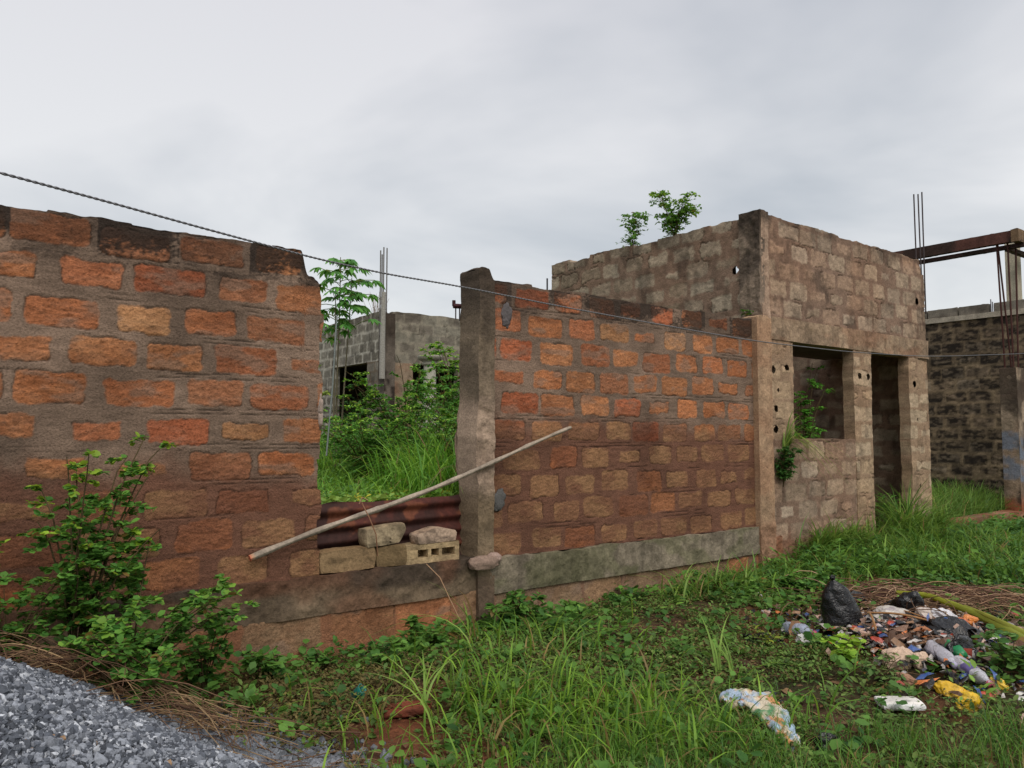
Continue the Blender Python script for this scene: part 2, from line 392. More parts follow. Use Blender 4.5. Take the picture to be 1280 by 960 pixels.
shell(b, (PX1 - .03, YF - .02, -.45), X_, NY, Ur + .2, .625, .20, .013,
      laterite(-9, rows=99, ch=.33, pitch=.52, gv=.035, gh=.05, u_off=.1, cols=[s2l(160, 126, 96), s2l(150, 122, 96), s2l(166, 112, 78), s2l(140, 116, 92)], algae=0, slur=.35), seed=37)
b.build('foundation_course', M['brick'], fr)
b = MB()
PIL = concrete(s2l(124, 108, 90), Ht=3.15, dark=.3, dtop=.62, rough=.02, streak=.35,
               patch=[(1.25, 1.98, s2l(172, 148, 128), .75, .06), (.15, .55, s2l(84, 66, 54), .6, .02), (.55, 1.2, s2l(138, 118, 92), .5, .0)])
shell(b, (GX1, YF - .045, -.20), X_, NY, .165, 3.15, .29, .010, PIL,
      vT=lambda u: 3.15 - .10 * ss(.10, .165, u) - .015 * ss(.03, 0, u) + .02 * (fbm(u * 20, u * 0, 2, 3) - .5),
      uL=lambda v: .025 * (fbm(v * 6, v * 0, 3, 77) - .5) - .03 * ss(1.2, 1.5, v) * ss(2.0, 1.8, v), bres=.04, seed=41)
b.build('pillar', M['conc'], fr)
for (x, z, sx, sz, c) in ((4.17, 2.58, .055, .085, s2l(98, 92, 92)), (4.17, 2.50, .05, .05, s2l(98, 92, 92)), (4.10, .95, .07, .085, s2l(92, 90, 88))):
    b = MB(); n = 16
    th, ph = np.meshgrid(np.linspace(0, 2 * math.pi, n), np.linspace(0, math.pi, n), indexing='ij')
    p = np.stack([np.cos(th) * np.sin(ph) * sx, np.sin(th) * np.sin(ph) * .012, np.cos(ph) * sz], -1)
    p *= (.45 + 1.1 * fbm(np.cos(th) * 1.6 + 5, ph * 2.5 + np.sin(th), 3, int(z * 100)))[..., None]
    b.grid(p + np.array([x, YF - .004, z]), c); b.build('mortar_patch', M['conc'], fr)
b = MB()                                            # broken lump of render at the pillar foot
def lump(mb, c, sc, col, seed, k=.35, n=22, flat=None, f=1.0, rz=0.0):
    th, ph = np.meshgrid(np.linspace(0, 2 * math.pi, n * 2), np.linspace(0, math.pi, n), indexing='ij')
    d = np.stack([np.cos(th) * np.sin(ph), np.sin(th) * np.sin(ph), np.cos(ph)], -1).reshape(-1, 3)
    r = 1 + k * 2 * (fb3(d * f + seed, 1.6, 3, seed) - .5) + k * .5 * (np.abs(fb3(d * f + seed, 4.5, 2, seed + 4) - .5) * 4 - .5)
    p = d * r[:, None]
    q = np.sign(p) * np.abs(p) ** (flat or 1.0)
    q = q * np.array(sc)
    cr, sr = math.cos(rz), math.sin(rz)
    q = np.stack([q[:, 0] * cr - q[:, 1] * sr, q[:, 0] * sr + q[:, 1] * cr, q[:, 2]], -1) + np.array(c)
    col = np.asarray(col)
    cc = (col * (.7 + .6 * fb3(d, 3, 3, seed + 9))[:, None]) if col.ndim == 1 else col
    mb.grid(q.reshape(2 * n, n, 3), cc.reshape(2 * n, n, 3), flip=True)
lump(b, (3.88, YF - .07, .44), (.15, .06, .06), s2l(140, 118, 104), 5, .3, flat=.75)
lump(b, (4.0, YF - .055, .47), (.07, .05, .05), s2l(160, 136, 124), 6, .3)
b.build('render_lump', M['conc'], fr)

# ------------------------------------------------------------------ the roofless building
BX0 = 8.0; BX1 = 12.16; BY1 = 9.27; TOP = 4.17
gh = thing('roofless_building', 'small roofless block building with an empty window and doorway, joined to the fence', 'building', (10, 7.3, 0))
b = MB()
hp = []
for (x, y) in ((967, 461), (983, 459), (973, 487), (970, 510), (970, 536)):
    w = W(x, y, YF); hp.append((w[0] - 8.06, w[2] - 1.46, .045 if y != 487 else .022, .14))
FP = dict(lowz=.5, red=.3, black=.08, smear=.35)
PB = dict(blk=[s2l(176, 150, 122), s2l(164, 138, 112), s2l(182, 160, 134)], mort=s2l(156, 130, 106), black=.05, red=.25, smear=.5)
def ragged(L, s): return lambda v: L + .02 * (fbm(v * 8, v * 0, 3, s) - .5)
shell(b, (8.06, YF, -.25), X_, NY, 1.97, 1.71, .16, .012, sandcrete(Ht=99, **FP), seed=51, uR=ragged(1.97, 1),
      vT=lambda u: 1.71 + .02 * (fbm(u * 8, u * 0, 2, 4) - .5))
shell(b, (8.06, YF - .003, 1.455), X_, NY, .54, 1.21, .155, .010, sandcrete(Ht=99, pitch=.54, gh=.01, **PB), seed=53, holes=hp, uR=ragged(.54, 2), bres=.03)
hp = []
for (x, y) in ((1075, 470), (1085, 471)):
    w = W(x, y, YF); hp.append((w[0] - 10.03, w[2] + .25, .042, .14))
shell(b, (10.03, YF - .003, -.25), X_, NY, .46, 2.92, .155, .011, sandcrete(Ht=99, pitch=.50, gh=.01, **PB), seed=55, holes=hp, uL=lambda v: .02 * (fbm(v * 8, v * 0, 3, 5) - .5), uR=ragged(.46, 3), bres=.03)
hp = []
for (x, y, r) in ((1143, 480, .048), (1147, 524, .024), (1150, 607, .024), (1144, 640, .034)):
    w = W(x, y, YF); hp.append((w[0] - 11.57, w[2] + .25, r, .10))
shell(b, (11.57, YF - .003, -.25), X_, NY, .59, 2.92, .155, .012, sandcrete(Ht=99, pitch=.60, gh=.01, **PB), seed=57, holes=hp, uL=lambda v: .02 * (fbm(v * 8, v * 0, 3, 6) - .5), bres=.03)
w = W(1146, 377, YF)
def vtf(u):
    k = np.floor(u / .44)
    t = 1.245 + .03 * (_h(k.astype(np.int64), k.astype(np.int64), 24) - .5) + .03 * (fbm(u * 8, u * 0, 3, 26) - .5)
    return t - .02 * ss(.3, 3.5, u) - .23 * ss(4.02, 4.06, u)
shell(b, (8.0, YF, 2.925), X_, NY, 4.18, 1.245, .16, .012, sandcrete(Ht=1.24, black=.22, smear=.2, red=.35), holes=[(w[0] - 8, w[2] - 2.925, .055, .12)], vT=vtf, uR=ragged(4.16, 7), seed=59)
b.build('front_wall', M['block'], gh)
b = MB()
shell(b, (8.0, YF - .02, 2.655), X_, NY, 4.175, .275, .20, .012, concrete(s2l(160, 136, 112), Ht=9, dark=.18, red=.35, rough=.024, streak=.5), seed=61)
b.build('lintel', M['conc'], gh)
b = MB()
SIDE = dict(blk=[s2l(160, 142, 122), s2l(148, 130, 110), s2l(168, 152, 132)], mort=s2l(136, 112, 95), gv=.07, gh=.10, smear=.35, wob=.025, red=.22)
h1 = WX(919, 338, 8.0)
def vts(u):
    k = np.floor(u / .44)
    return 1.62 + .05 * (_h(k.astype(np.int64), k.astype(np.int64), 34) - .5) + .04 * (fbm(u * 7, u * 0, 3, 36) - .5)
# upper part of the flank, seen over the fence: the sky shows through one broken block
hs = [(BY1 - h1[1], h1[2] - 2.55, .046)]
shell(b, (8.0, BY1, 2.55), mY, NX, BY1 - YF - .27, 1.65, .155, .013, sandcrete(Ht=1.62, black=.22, **SIDE), vT=vts, seed=63, holes=hs, bres=.02, hoff=(-.055, .035))
shell(b, (8.0, BY1, -.3), mY, NX, BY1 - YF - .05, 2.86, .155, .04, sandcrete(Ht=99, **SIDE), seed=64)
b.build('side_wall', M['block'], gh)
b = MB()
shell(b, (12.165, 5.62, -.3), (0, 1, 0), (1, 0, 0), BY1 - 5.62, 4.3, .15, .04, sandcrete(Ht=4.3, **SIDE), seed=65, bres=.02)
b.build('side_wall', M['block'], gh)
b = MB()
shell(b, (12.0, BY1, -.3), (-1, 0, 0), (0, 1, 0), 3.84, 4.3, .15, .04, sandcrete(Ht=4.3, **SIDE), seed=66, bres=.02)
b.build('back_wall', M['block'], gh)
b = MB()
shell(b, (7.99, YF - .012, 2.88), X_, NY, .15, 1.33, .285, .010, concrete(s2l(176, 148, 126), Ht=1.33, dark=.12, dtop=.25, rough=.015), seed=67, bres=.02,
      vT=lambda u: 1.32 + .03 * (fbm(u * 20, u * 0, 2, 3) - .5))
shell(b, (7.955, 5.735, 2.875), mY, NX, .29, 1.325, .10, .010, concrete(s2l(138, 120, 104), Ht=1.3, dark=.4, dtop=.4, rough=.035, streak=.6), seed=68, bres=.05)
b.build('corner_pillar', M['conc'], gh)
b = MB()
shell(b, (RX1 - .02, YF - .07, -.3), X_, NY, .28, 3.20, .22, .010,
      concrete(s2l(170, 140, 112), Ht=9, dark=.08, red=.3, rough=.012, streak=.15, patch=[(0, .75, s2l(138, 104, 82), .8, .05)]), seed=69, bres=.05,
      vT=lambda u: 3.20 + .05 * (fbm(u * 22, u * 0, 3, 5) - .5))
shell(b, (8.02, YF - .045, -.3), X_, NY, .22, .62, .1, .012, concrete(s2l(150, 112, 88), Ht=9, dark=.15, red=.6, rough=.05), seed=70, bres=.05)
b.build('pilaster', M['conc'], gh)
b = MB()
nx = 30; gx, gy = np.meshgrid(np.linspace(8.157, 12.0, nx), np.linspace(5.62, 7.0, nx), indexing='ij')
for zz, fl_ in ((2.75, False), (2.88, True)):
    b.grid(np.stack([gx, gy, 0 * gx + zz], -1), s2l(112, 100, 90) * (.7 + .6 * fbm(gx * 3, gy * 3, 3, 4))[..., None], flip=fl_)
b.build('ceiling_slab', M['conc'], gh)  # slab added to darken the room, cut short so daylight reaches the back
def tube(mb, pts, rad, col, n=8, cap=True):
    pts = np.asarray(pts, float); k = len(pts); rad = np.broadcast_to(np.asarray(rad, float), (k,))
    t = np.gradient(pts, axis=0); t /= np.linalg.norm(t, axis=1)[:, None] + 1e-9
    ref = np.array([0, 0, 1.0]) if abs(t[:, 2]).mean() < .8 else np.array([1.0, 0, 0])
    a = np.cross(t, ref); a /= np.linalg.norm(a, axis=1)[:, None] + 1e-9
    c = np.cross(t, a)
    th = np.linspace(0, 2 * math.pi, n + 1)
    p = pts[:, None] + (a[:, None] * np.cos(th)[None, :, None] + c[:, None] * np.sin(th)[None, :, None]) * rad[:, None, None]
    col = np.asarray(col, float)
    cc = np.broadcast_to(col if col.ndim == 1 else col[:, None, :], p.shape)
    mb.grid(p, cc)
    if cap:
        for e, pe in ((0, p[0]), (-1, p[-1])):
            mb.add(np.concatenate([pts[e][None], pe]), col if col.ndim == 1 else col[e], tris=[(0, i + 1, i + 2) for i in range(n)])
for (x, y, top) in ((1146, 342, 243), (1152, 350, 243), (1156, 356, 240)):
    q = P(x, y, 11.95); z1 = P(x, top, 11.95)[2]
    b = MB(); lean = random.uniform(-.02, .02)
    tube(b, [q + np.array([0, 0, -.45]), q, np.array([q[0] + lean, q[1], (q[2] + z1) / 2]), np.array([q[0] + lean * 1.5, q[1], z1])], .011, s2l(72, 62, 62), 6)
    b.build('rebar', M['steel'], gh)
# ------------------------------------------------------------------ neighbour's plot on the right
MX = 16.6
kw = thing('kerb_wall', 'low red-stained foundation wall in the grass, running to the blue-painted post', 'wall', (13.9, YF, 0))
b = MB()
shell(b, (12.19, YF, -.3), X_, NY, 3.42, .49, .24, .02, concrete(s2l(150, 112, 88), Ht=9, dark=.25, red=.8, rough=.03), seed=81, vT=lambda u: .49 + .03 * (fbm(u * 4, u * 0, 3, 2) - .5))
b.build('foundation', M['conc'], kw)
pt = thing('concrete_post', 'square concrete post with a band of faded blue paint and tall rusty bars on top', 'post', (15.74, 5.58, 0))
b = MB()
def postpat(u, v, seed):
    d, c = concrete(s2l(150, 132, 112), Ht=3.0, dark=.25, red=.15, rough=.012)(u, v, seed)
    n = fbm(u * 8, v * 8, 3, seed + 20)
    bl = ss(.98, 1.05, v + .12 * (n - .5)) * ss(1.92, 1.84, v + .10 * (n - .5) + .0 * u)
    c = mixc(c, s2l(104, 120, 140) * (.75 + .5 * n)[..., None], bl * ss(.30, .58, fbm(u * 6, v * 6, 4, seed + 21)) * .7)
    c = mixc(c, s2l(150, 82, 52) * (.7 + .5 * n)[..., None], ss(.85, .55, v + .2 * (n - .5)) * .85)
    blk = ss(.45, .62, fbm(u * 3, v * 3, 4, seed + 30) + .35 * ss(1.9, 2.6, v) - .12)
    c = mixc(c, SOOT * 1.2, blk * .75)
    return d, c
shell(b, (15.57, YF, -.3), X_, NY, .36, 3.02, .27, .012, postpat, seed=83)
shell(b, (15.565, 5.72, -.3), mY, NX, .265, 3.01, .1, .012, postpat, seed=84)
b.build('shaft', M['conc'], pt)
for (dx, dy, tx, ty) in ((.06, .06, .02, .02), (.10, .10, .02, .16), (.24, .05, .10, -.01), (.07, .20, -.02, .05)):
    b = MB(); q = np.array([15.57 + dx, YF + dy, 2.5])
    tube(b, [q, q + np.array([tx * .3, ty * .3, .9]), q + np.array([tx, ty, 2.55])], .016, s2l(74, 42, 36), 6); b.build('rebar', M['steel'], pt)
mw = thing('block_wall', 'high block wall blotched with black mould, capped by a pale slab and loose grey blocks', 'wall', (MX, 8, 0))
MOULD = dict(blk=[s2l(152, 132, 108), s2l(136, 118, 98), s2l(160, 142, 120)], mort=s2l(152, 132, 106), gv=.06, gh=.06, smear=.25, red=.1)
def mouldpat(u, v, seed):
    d, c = sandcrete(Ht=99, black=0, ch=.245, pitch=.46, **MOULD)(u, v, seed)
    sd, row, col, R = blocks(u, v, seed, .245, .46, .06, .06)
    n = fbm(u * 2.2, v * 2.6, 5, seed + 90); n2 = fbm(u * 9, v * 12, 4, seed + 91)
    n3 = fbm(u * 9, v * 15, 4, seed + 92)
    k = ss(.40, .62, n * .40 + n2 * .25 + n3 * .35 + .10 * ss(.02, -.03, sd) + .26 * (R[0] - .5) + .05 * ss(1.2, .2, v) + .03)
    k = k * (.55 + .45 * ss(.012, -.012, sd + .02 * (n2 - .5)))
    c = mixc(c, c * .6, ss(.42, .6, fbm(u * 14, v * 26, 4, seed + 93)) * .8)
    c = mixc(c, s2l(42, 36, 31) * (.6 + .9 * n3)[..., None], k * (.55 + .42 * ss(.38, .58, fbm(u * 12, v * 24, 3, seed + 94))))
    return d, c
b = MB()
shell(b, (MX, 13.5, -.3), mY, NX, 8.2, 4.10, .16, .020, mouldpat, seed=85)
b.build('blockwork', M['block'], mw)
b = MB()
shell(b, (MX - .05, 13.5, 3.795), mY, NX, 8.2, .10, .28, .03, concrete(s2l(186, 174, 156), Ht=9, dark=.1, rough=.02), seed=86); b.build('coping_slab', M['conc'], mw)
for (x0, x1) in ((1100, 1132), (1133, 1159), (1160, 1197), (1199, 1236), (1243, 1283), (1285, 1320)):
    y0 = WX(x1, 398, MX)[1]; y1 = WX(x0, 398, MX)[1]
    b = MB(); shell(b, (MX + .0, y1, 3.88), mY, NX, y1 - y0 - .01, .19, .15, .025, concrete(s2l(132, 124, 112), Ht=9, dark=.3, rough=.02), seed=x0 % 97)
    b.build('coping_block', M['conc'], mw)
for i, x in enumerate((1238, 1240, 1242)):
    q = WX(x, 398, MX - .0); q[0] += .05; b = MB(); tube(b, [q + [0, 0, -.1], q + [0, .0, .38 - .05 * i]], .010, s2l(120, 116, 120), 6); b.build('rebar', M['steel'], mw)
up = thing('concrete_post', 'plain pale upper post standing on the mouldy wall under the plank', 'post', WX(1266, 378, MX + .1))
b = MB(); q = WX(1266, 378, MX + .02)
shell(b, (MX + .01, q[1] + .10, 3.885), mY, NX, .20, 1.30, .2, .03, concrete(s2l(196, 186, 164), dark=.08, rough=.008), seed=88); b.build('shaft', M['conc'], up)
rb = thing('timber_beam', 'dark red-brown formwork beam carried high over the right hand plot', 'beam', (15.6, 7, 5.0))
BC = lambda s: concrete(s2l(92, 60, 52), dark=.5, rough=.012, streak=.4)
b = MB(); shell(b, (15.52, 11.2, 4.97), mY, NX, 5.9, .20, .12, .03, BC(1), seed=91); b.build('plank', M['wood'], rb)
b = MB(); shell(b, (15.75, 11.2, 4.90), mY, NX, 5.9, .07, .1, .03, concrete(s2l(70, 52, 50), dark=.5), seed=92); b.build('plank', M['wood'], rb)
b = MB(); shell(b, (15.50, 5.30, 4.96), X_, NY, 4.5, .22, .12, .03, concrete(s2l(122, 98, 74), dark=.3, streak=.4), seed=93); b.build('plank', M['wood'], rb)
b = MB(); shell(b, (15.85, 5.55, 4.88), X_, NY, 4.1, .07, .1, .03, concrete(s2l(90, 74, 64), dark=.4), seed=94); b.build('plank', M['wood'], rb)
# ------------------------------------------------------------------ unfinished house seen through the gap
HX, HY = P(481, 450, 18.0)[:2]
hz0 = .6; HT = P(481, 388, 18.0)[2]
hs_ = thing('unfinished_house', 'unfinished grey block house with a round porch column, beyond the gap in the fence', 'house', (HX + 3, HY + 3, .9))
GREY = dict(blk=[s2l(128, 122, 110), s2l(116, 110, 98), s2l(136, 130, 118)], mort=s2l(186, 180, 166), gv=.055, gh=.055, smear=.05, red=.08, black=.15)
b = MB()
o0 = WX(459, 453, HX); o1 = WX(418, 453, HX)                 # dark opening in the flank
yA, yB, zO = o0[1], o1[1], o0[2]
LY = HY + 9
gp_ = sandcrete(Ht=HT - zO, **GREY)
shell(b, (HX, LY, zO), mY, NX, LY - HY - .2, HT - zO, .16, .03, gp_, seed=101, vT=lambda u: HT - zO + .05 * (fbm(u * 3, u * 0, 3, 3) - .5))
shell(b, (HX, yA, hz0), mY, NX, yA - HY - .2, zO - hz0, .16, .03, sandcrete(Ht=99, **{**GREY, 'mort': s2l(120, 106, 90)}), seed=102)
shell(b, (HX, LY, hz0), mY, NX, LY - yB, zO - hz0, .16, .03, gp_, seed=103)
b.build('flank_wall', M['block'], hs_)
b = MB()
zL = W(520, 455, HY)[2]
DK = dict(blk=[s2l(132, 126, 112), s2l(120, 112, 100)], mort=s2l(146, 138, 122), gv=.04, gh=.05, smear=.3, red=.1, black=.2)
w0 = W(516, 455, HY)[0]; w1 = W(572, 455, HY)[0]
shell(b, (HX + .2, HY, zL), X_, NY, 6, HT - zL, .16, .03, sandcrete(Ht=HT - zL, **DK), seed=104, vT=lambda u: HT - zL + .04 * (fbm(u * 3, u * 0, 3, 5) - .5))
shell(b, (HX + .2, HY, hz0), X_, NY, w0 - HX - .2, zL - hz0, .16, .03, concrete(s2l(140, 122, 102), dark=.2, red=.3), seed=105)
shell(b, (w1, HY, hz0), X_, NY, HX + 6.2 - w1, zL - hz0, .16, .03, sandcrete(Ht=99, **DK), seed=106)
zS = W(520, 500, HY)[2]
shell(b, (w0, HY, hz0), X_, NY, w1 - w0, zS - hz0, .16, .04, sandcrete(Ht=99, **DK), seed=107)
b.build('front_wall', M['block'], hs_)
b = MB()
shell(b, (HX - .03, HY - .03, hz0), X_, NY, .28, HT - hz0 - .06, .28, .03, concrete(s2l(108, 98, 88), Ht=3.6, dark=.6, dtop=.9), seed=108); b.build('corner_pillar', M['conc'], hs_)
b = MB(); shell(b, (HX + .2, HY + 6, hz0), X_, NY, 6, HT - hz0 - .3, .16, .1, sandcrete(Ht=99, **DK), seed=109)
shell(b, (HX + 6.2, HY + .2, hz0), (0, 1, 0), (1, 0, 0), 8, HT - hz0 - .1, .16, .1, sandcrete(Ht=99, **DK), seed=110); b.build('back_wall', M['block'], hs_)
b = MB(); gx, gy = np.meshgrid(np.linspace(HX + .17, HX + 6, 8), np.linspace(HY + .17, HY + 8.5, 8), indexing='ij')
b.grid(np.stack([gx, gy, 0 * gx + zL + .12], -1), s2l(100, 94, 86)); b.grid(np.stack([gx, gy, 0 * gx + zL + .25], -1), s2l(100, 94, 86)); b.build('ceiling_slab', M['conc'], hs_)
for i, (x, yt) in enumerate(((475, 313), (479, 309), (483, 310), (477, 318))):
    q = P(x, 392, 18.1); z1 = P(x, yt, 18.1)[2]; b = MB(); q2 = q.copy(); q2[2] = z1
    tube(b, [q - [0, 0, .5], q, q2], .015, s2l(120, 116, 112), 6); b.build('rebar', M['steel'], hs_)
q = P(478, 430, 17.85); b = MB()
tube(b, [[q[0], q[1], q[2] - .8], [q[0], q[1], q[2] + .1], [q[0] + .02, q[1], P(478, 365, 17.85)[2]]], [.07, .065, .05], s2l(150, 146, 138), 10); b.build('form_board', M['wood'], hs_)
pc = P(537, 500, 17.0); zt = P(537, 445, 17.0)[2]
def lathe(mb, c, prof, col, n=24, axis=None):
    th = np.linspace(0, 2 * math.pi, n + 1); pr = np.asarray(prof, float)
    p = np.stack([pr[:, None, 0] * np.cos(th), pr[:, None, 0] * np.sin(th), np.broadcast_to(pr[:, None, 1], (len(pr), n + 1))], -1)
    if axis is not None:
        z = np.asarray(axis, float); z /= np.linalg.norm(z); a = np.cross(z, [0.3, .2, .9]); a /= np.linalg.norm(a); bb = np.cross(z, a)
        p = p[..., :1] * a + p[..., 1:2] * bb + p[..., 2:] * z
    cc = np.asarray(col, float)
    cc = np.broadcast_to(cc[:, None, :] if cc.ndim == 2 else cc, p.shape)
    mb.grid(p + np.asarray(c), cc, flip=True)
b = MB(); lathe(b, (pc[0], pc[1], 0), [(.16, .6), (.15, 2.0), (.13, zt - .22)], s2l(176, 172, 158)); col_o = b.build('porch_column', M['conc'], hs_)
b = MB(); lathe(b, (pc[0], pc[1], 0), [(.13, zt - .22), (.17, zt - .2), (.18, zt - .16), (.15, zt - .15), (.20, zt - .11), (.25, zt - .08), (.27, zt - .03), (.27, zt), (0, zt)], s2l(150, 146, 132))
cap = b.build('capital', M['conc'], hs_); 
cap.parent = col_o; cap.location = (0, 0, 0)
q = P(572, 383, 6.95); br = thing('metal_bracket', 'small dark red metal bracket sticking out behind the top of the mossy pillar', 'bracket', q)
b = MB(); tube(b, [q + [-.045, 0, 0], q + [.10, -.04, 0]], .022, s2l(78, 40, 44), 8); tube(b, [q + [-.04, 0, 0], q + [-.04, 0, .05]], .016, s2l(70, 40, 42), 8)
tube(b, [q + [-.02, 0, 0], q + [-.02, 0, -.12]], .006, s2l(90, 84, 84), 6); tube(b, [q + [.015, -.01, 0], q + [.015, -.01, -.13]], .006, s2l(90, 84, 84), 6); b.build('arm', M['rust'], br)
sm = thing('metal_rod', 'thin grey rod leaning in the weeds behind the broken wall end', 'rod', P(411, 560, 8))
b = MB(); tube(b, [P(408, 570, 8), P(416, 480, 8.2), P(421, 395, 8.4)], .009, s2l(118, 124, 120), 6); b.build('shaft', M['steel'], sm)
rl = thing('metal_rod', 'short upright steel bar behind the right hand red wall', 'rod', P(684, 400, 11))
b = MB(); q = P(684, 348, 11); tube(b, [q - [0, 0, 2.2], q], .012, s2l(70, 70, 74), 6); b.build('shaft', M['steel'], rl)

# ------------------------------------------------------------------ things in the gap
b = MB()
nu, nv = 120, 70
u, v = np.meshgrid(np.linspace(2.36, 3.90, nu), np.linspace(0, 1, nv), indexing='ij')
zt_ = .955 + .025 * (u - 2.44) + .014 * (fbm(u * 8, u * 0, 3, 3) - .5) + .03 * ss(.45, .0, np.abs(u - 2.62)) * ss(2.5, 2.7, u)
zz = .40 + v * (zt_ - .40)
ph = (zz - .02 * (u - 2.4)) / .118 * 2 * math.pi
yy = 5.675 + .017 * np.sin(ph) + .03 * (v - .5) + .012 * (fbm(u * 2, zz * 2, 2, 5) - .5)
n = fbm(u * 5, zz * 3, 4, 7)
cc = mixc(s2l(82, 42, 34), s2l(60, 36, 31), ss(.35, .65, n)); cc = mixc(cc, s2l(128, 76, 52), ss(.58, .7, fbm(u * 9, zz * 12, 3, 9)) * .6)
p = np.stack([u, yy, zz], -1)
b.grid(p, cc); b.grid(p + np.array([0, .002, 0]), cc * .9, flip=True)
tag(b.build('corrugated_sheet', M['rust'], origin=(3.07, 5.68, .40)), 'dark rusty corrugated iron sheet closing the bottom of the fence gap', 'sheet')
def rough_block(mb, c, size, col, seed, rz=0, k=.10, res=18, cut=None, tilt=0, n2=.5):
    faces = []
    a = np.linspace(-1, 1, res)
    col = np.asarray(col)
    for ax in range(3):
        for sg in (-1, 1):
            g, h = np.meshgrid(a, a, indexing='ij'); q = np.zeros((res, res, 3))
            q[..., ax] = sg; q[..., (ax + 1) % 3] = g; q[..., (ax + 2) % 3] = h
            q = q.reshape(-1, 3)
            r = np.linalg.norm(q, axis=1, keepdims=True); lim = np.max(np.abs(q), axis=1, keepdims=True)
            q = q * (1 - .10 * np.clip((r - 1.15) / .6, 0, 1))        # worn corners
            if cut is not None: q = cut(q)
            w = q * np.array(size) / 2
            nn = fb3(w + seed * 3.1, 9, 4, seed) - .5; n3 = fb3(w + seed * 1.7, 30, 2, seed + 3) - .5
            d = q / np.linalg.norm(q, axis=1, keepdims=True)
            w = w + d * (nn * k * min(size) * 1.6 + n3 * k * min(size) * .6)[:, None]
            ct, st = math.cos(tilt), math.sin(tilt); w = np.stack([w[:, 0] * ct - w[:, 2] * st, w[:, 1], w[:, 0] * st + w[:, 2] * ct], -1)
            cr, sr = math.cos(rz), math.sin(rz); w = np.stack([w[:, 0] * cr - w[:, 1] * sr, w[:, 0] * sr + w[:, 1] * cr, w[:, 2]], -1)
            cc = col * (.50 + 1.0 * fb3(w * 1.0 + seed, 9, 4, seed + 7))[:, None]; dk = ss(.50, .62, fb3(w + seed * 2.0, 14, 4, seed + 12)); cc = cc * (1 - .5 * dk)[:, None]
            cc = cc * np.array([1, .96, .9]) if sg > 0 else cc
            mb.grid((w + np.array(c)).reshape(res, res, 3), cc.reshape(res, res, 3), flip=(sg < 0))
def single(name, mb, m, label, cat, org, group=None):
    return tag(mb.build(name, m, origin=org), label, cat, group)
def mid(xa, xb, ya, yb, Y):
    a = W(xa, yb, Y); c = W(xb, ya, Y); return (a + c) / 2, c[0] - a[0]
TAN = s2l(168, 142, 104)
YB = 5.46
def onb(xa, xb, z0, z1, dep, Y=YB): 
    a = W(xa, 690, Y)[0]; c = W(xb, 690, Y)[0]; return np.array([(a + c) / 2, Y + dep / 2, (z0 + z1) / 2]), (c - a, dep, z1 - z0)
b = MB(); c, s = onb(398, 472, .482, .655, .15); rough_block(b, c, s, s2l(148, 122, 90), 3, .03, .09, cut=lambda q: q - np.array([0, 0, .22]) * ((q[:, 0:1] < -.5) & (q[:, 2:3] > .4)) * (-.5 - q[:, 0:1]))
single('stone_block', b, M['conc'], 'long tan block lying at the left end of the gap on the plinth', 'block', c - [0, 0, s[2] / 2])
b = MB(); c, s = onb(473, 509, .482, .645, .14); rough_block(b, c, s, s2l(118, 98, 70), 5, -.15, .16)
single('stone_block', b, M['conc'], 'small dark chipped block wedged between the long block and the hollow block', 'block', c - [0, 0, s[2] / 2])
b = MB(); c, s = onb(456, 509, .652, .80, .14); rough_block(b, c, s, s2l(176, 156, 126), 7, .05, .09, tilt=.07,
    cut=lambda q: np.stack([q[:, 0] - .26 * np.clip((.3 - q[:, 2]), 0, 2) * (q[:, 0] > .2), q[:, 1], q[:, 2]], -1))
single('stone_block', b, M['conc'], 'pale wedge-shaped broken block perched on the long tan block', 'block', c - [0, 0, s[2] / 2])
b = MB(); c, s = onb(520, 573, .632, .755, .14)
rough_block(b, c, s, s2l(170, 146, 126), 9, .06, .10, cut=lambda q: np.stack([q[:, 0], q[:, 1], np.where(q[:, 2] > 0, q[:, 2] * (1.05 - .75 * np.clip(np.abs(q[:, 0] - .05) - .1, 0, 1)), q[:, 2])], -1))
single('broken_stone', b, M['conc'], 'pinkish grey peaked rubble lump lying on the hollow block', 'rubble', c - [0, 0, s[2] / 2])
# hollow block: frame with three real cells
hb0, s = onb(503, 574, .482, .632, .15)
hb = thing('hollow_block', 'tan hollow concrete block with three square cells facing out of the gap', 'block', hb0 - [0, 0, s[2] / 2])
b = MB(); x0 = hb0[0] - s[0] / 2; zb = .482
HBc = concrete(s2l(174, 150, 114), dark=.15, rough=.01)
ws = [0, .12, .215, .285, .375, .44, .585, .60]
ws = [w_ * s[0] / .62 for w_ in (0, .16, .27, .305, .395, .43, .57, .62)]
for (a0, a1) in ((0, 1), (2, 3), (4, 5), (6, 7)):
    shell(b, (x0 + ws[a0], YB, zb + .045), X_, NY, ws[a1] - ws[a0], .065, .15, .006, HBc, seed=120 + a0)
shell(b, (x0, YB, zb), X_, NY, s[0], .046, .15, .006, HBc, seed=125)
shell(b, (x0, YB, zb + .108), X_, NY, s[0], .042, .15, .006, HBc, seed=126)
shell(b, (x0 + .03, YB + .12, zb + .04), X_, NY, s[0] - .06, .07, .02, .01, HBc, seed=127)
b.build('shell', M['conc'], hb)
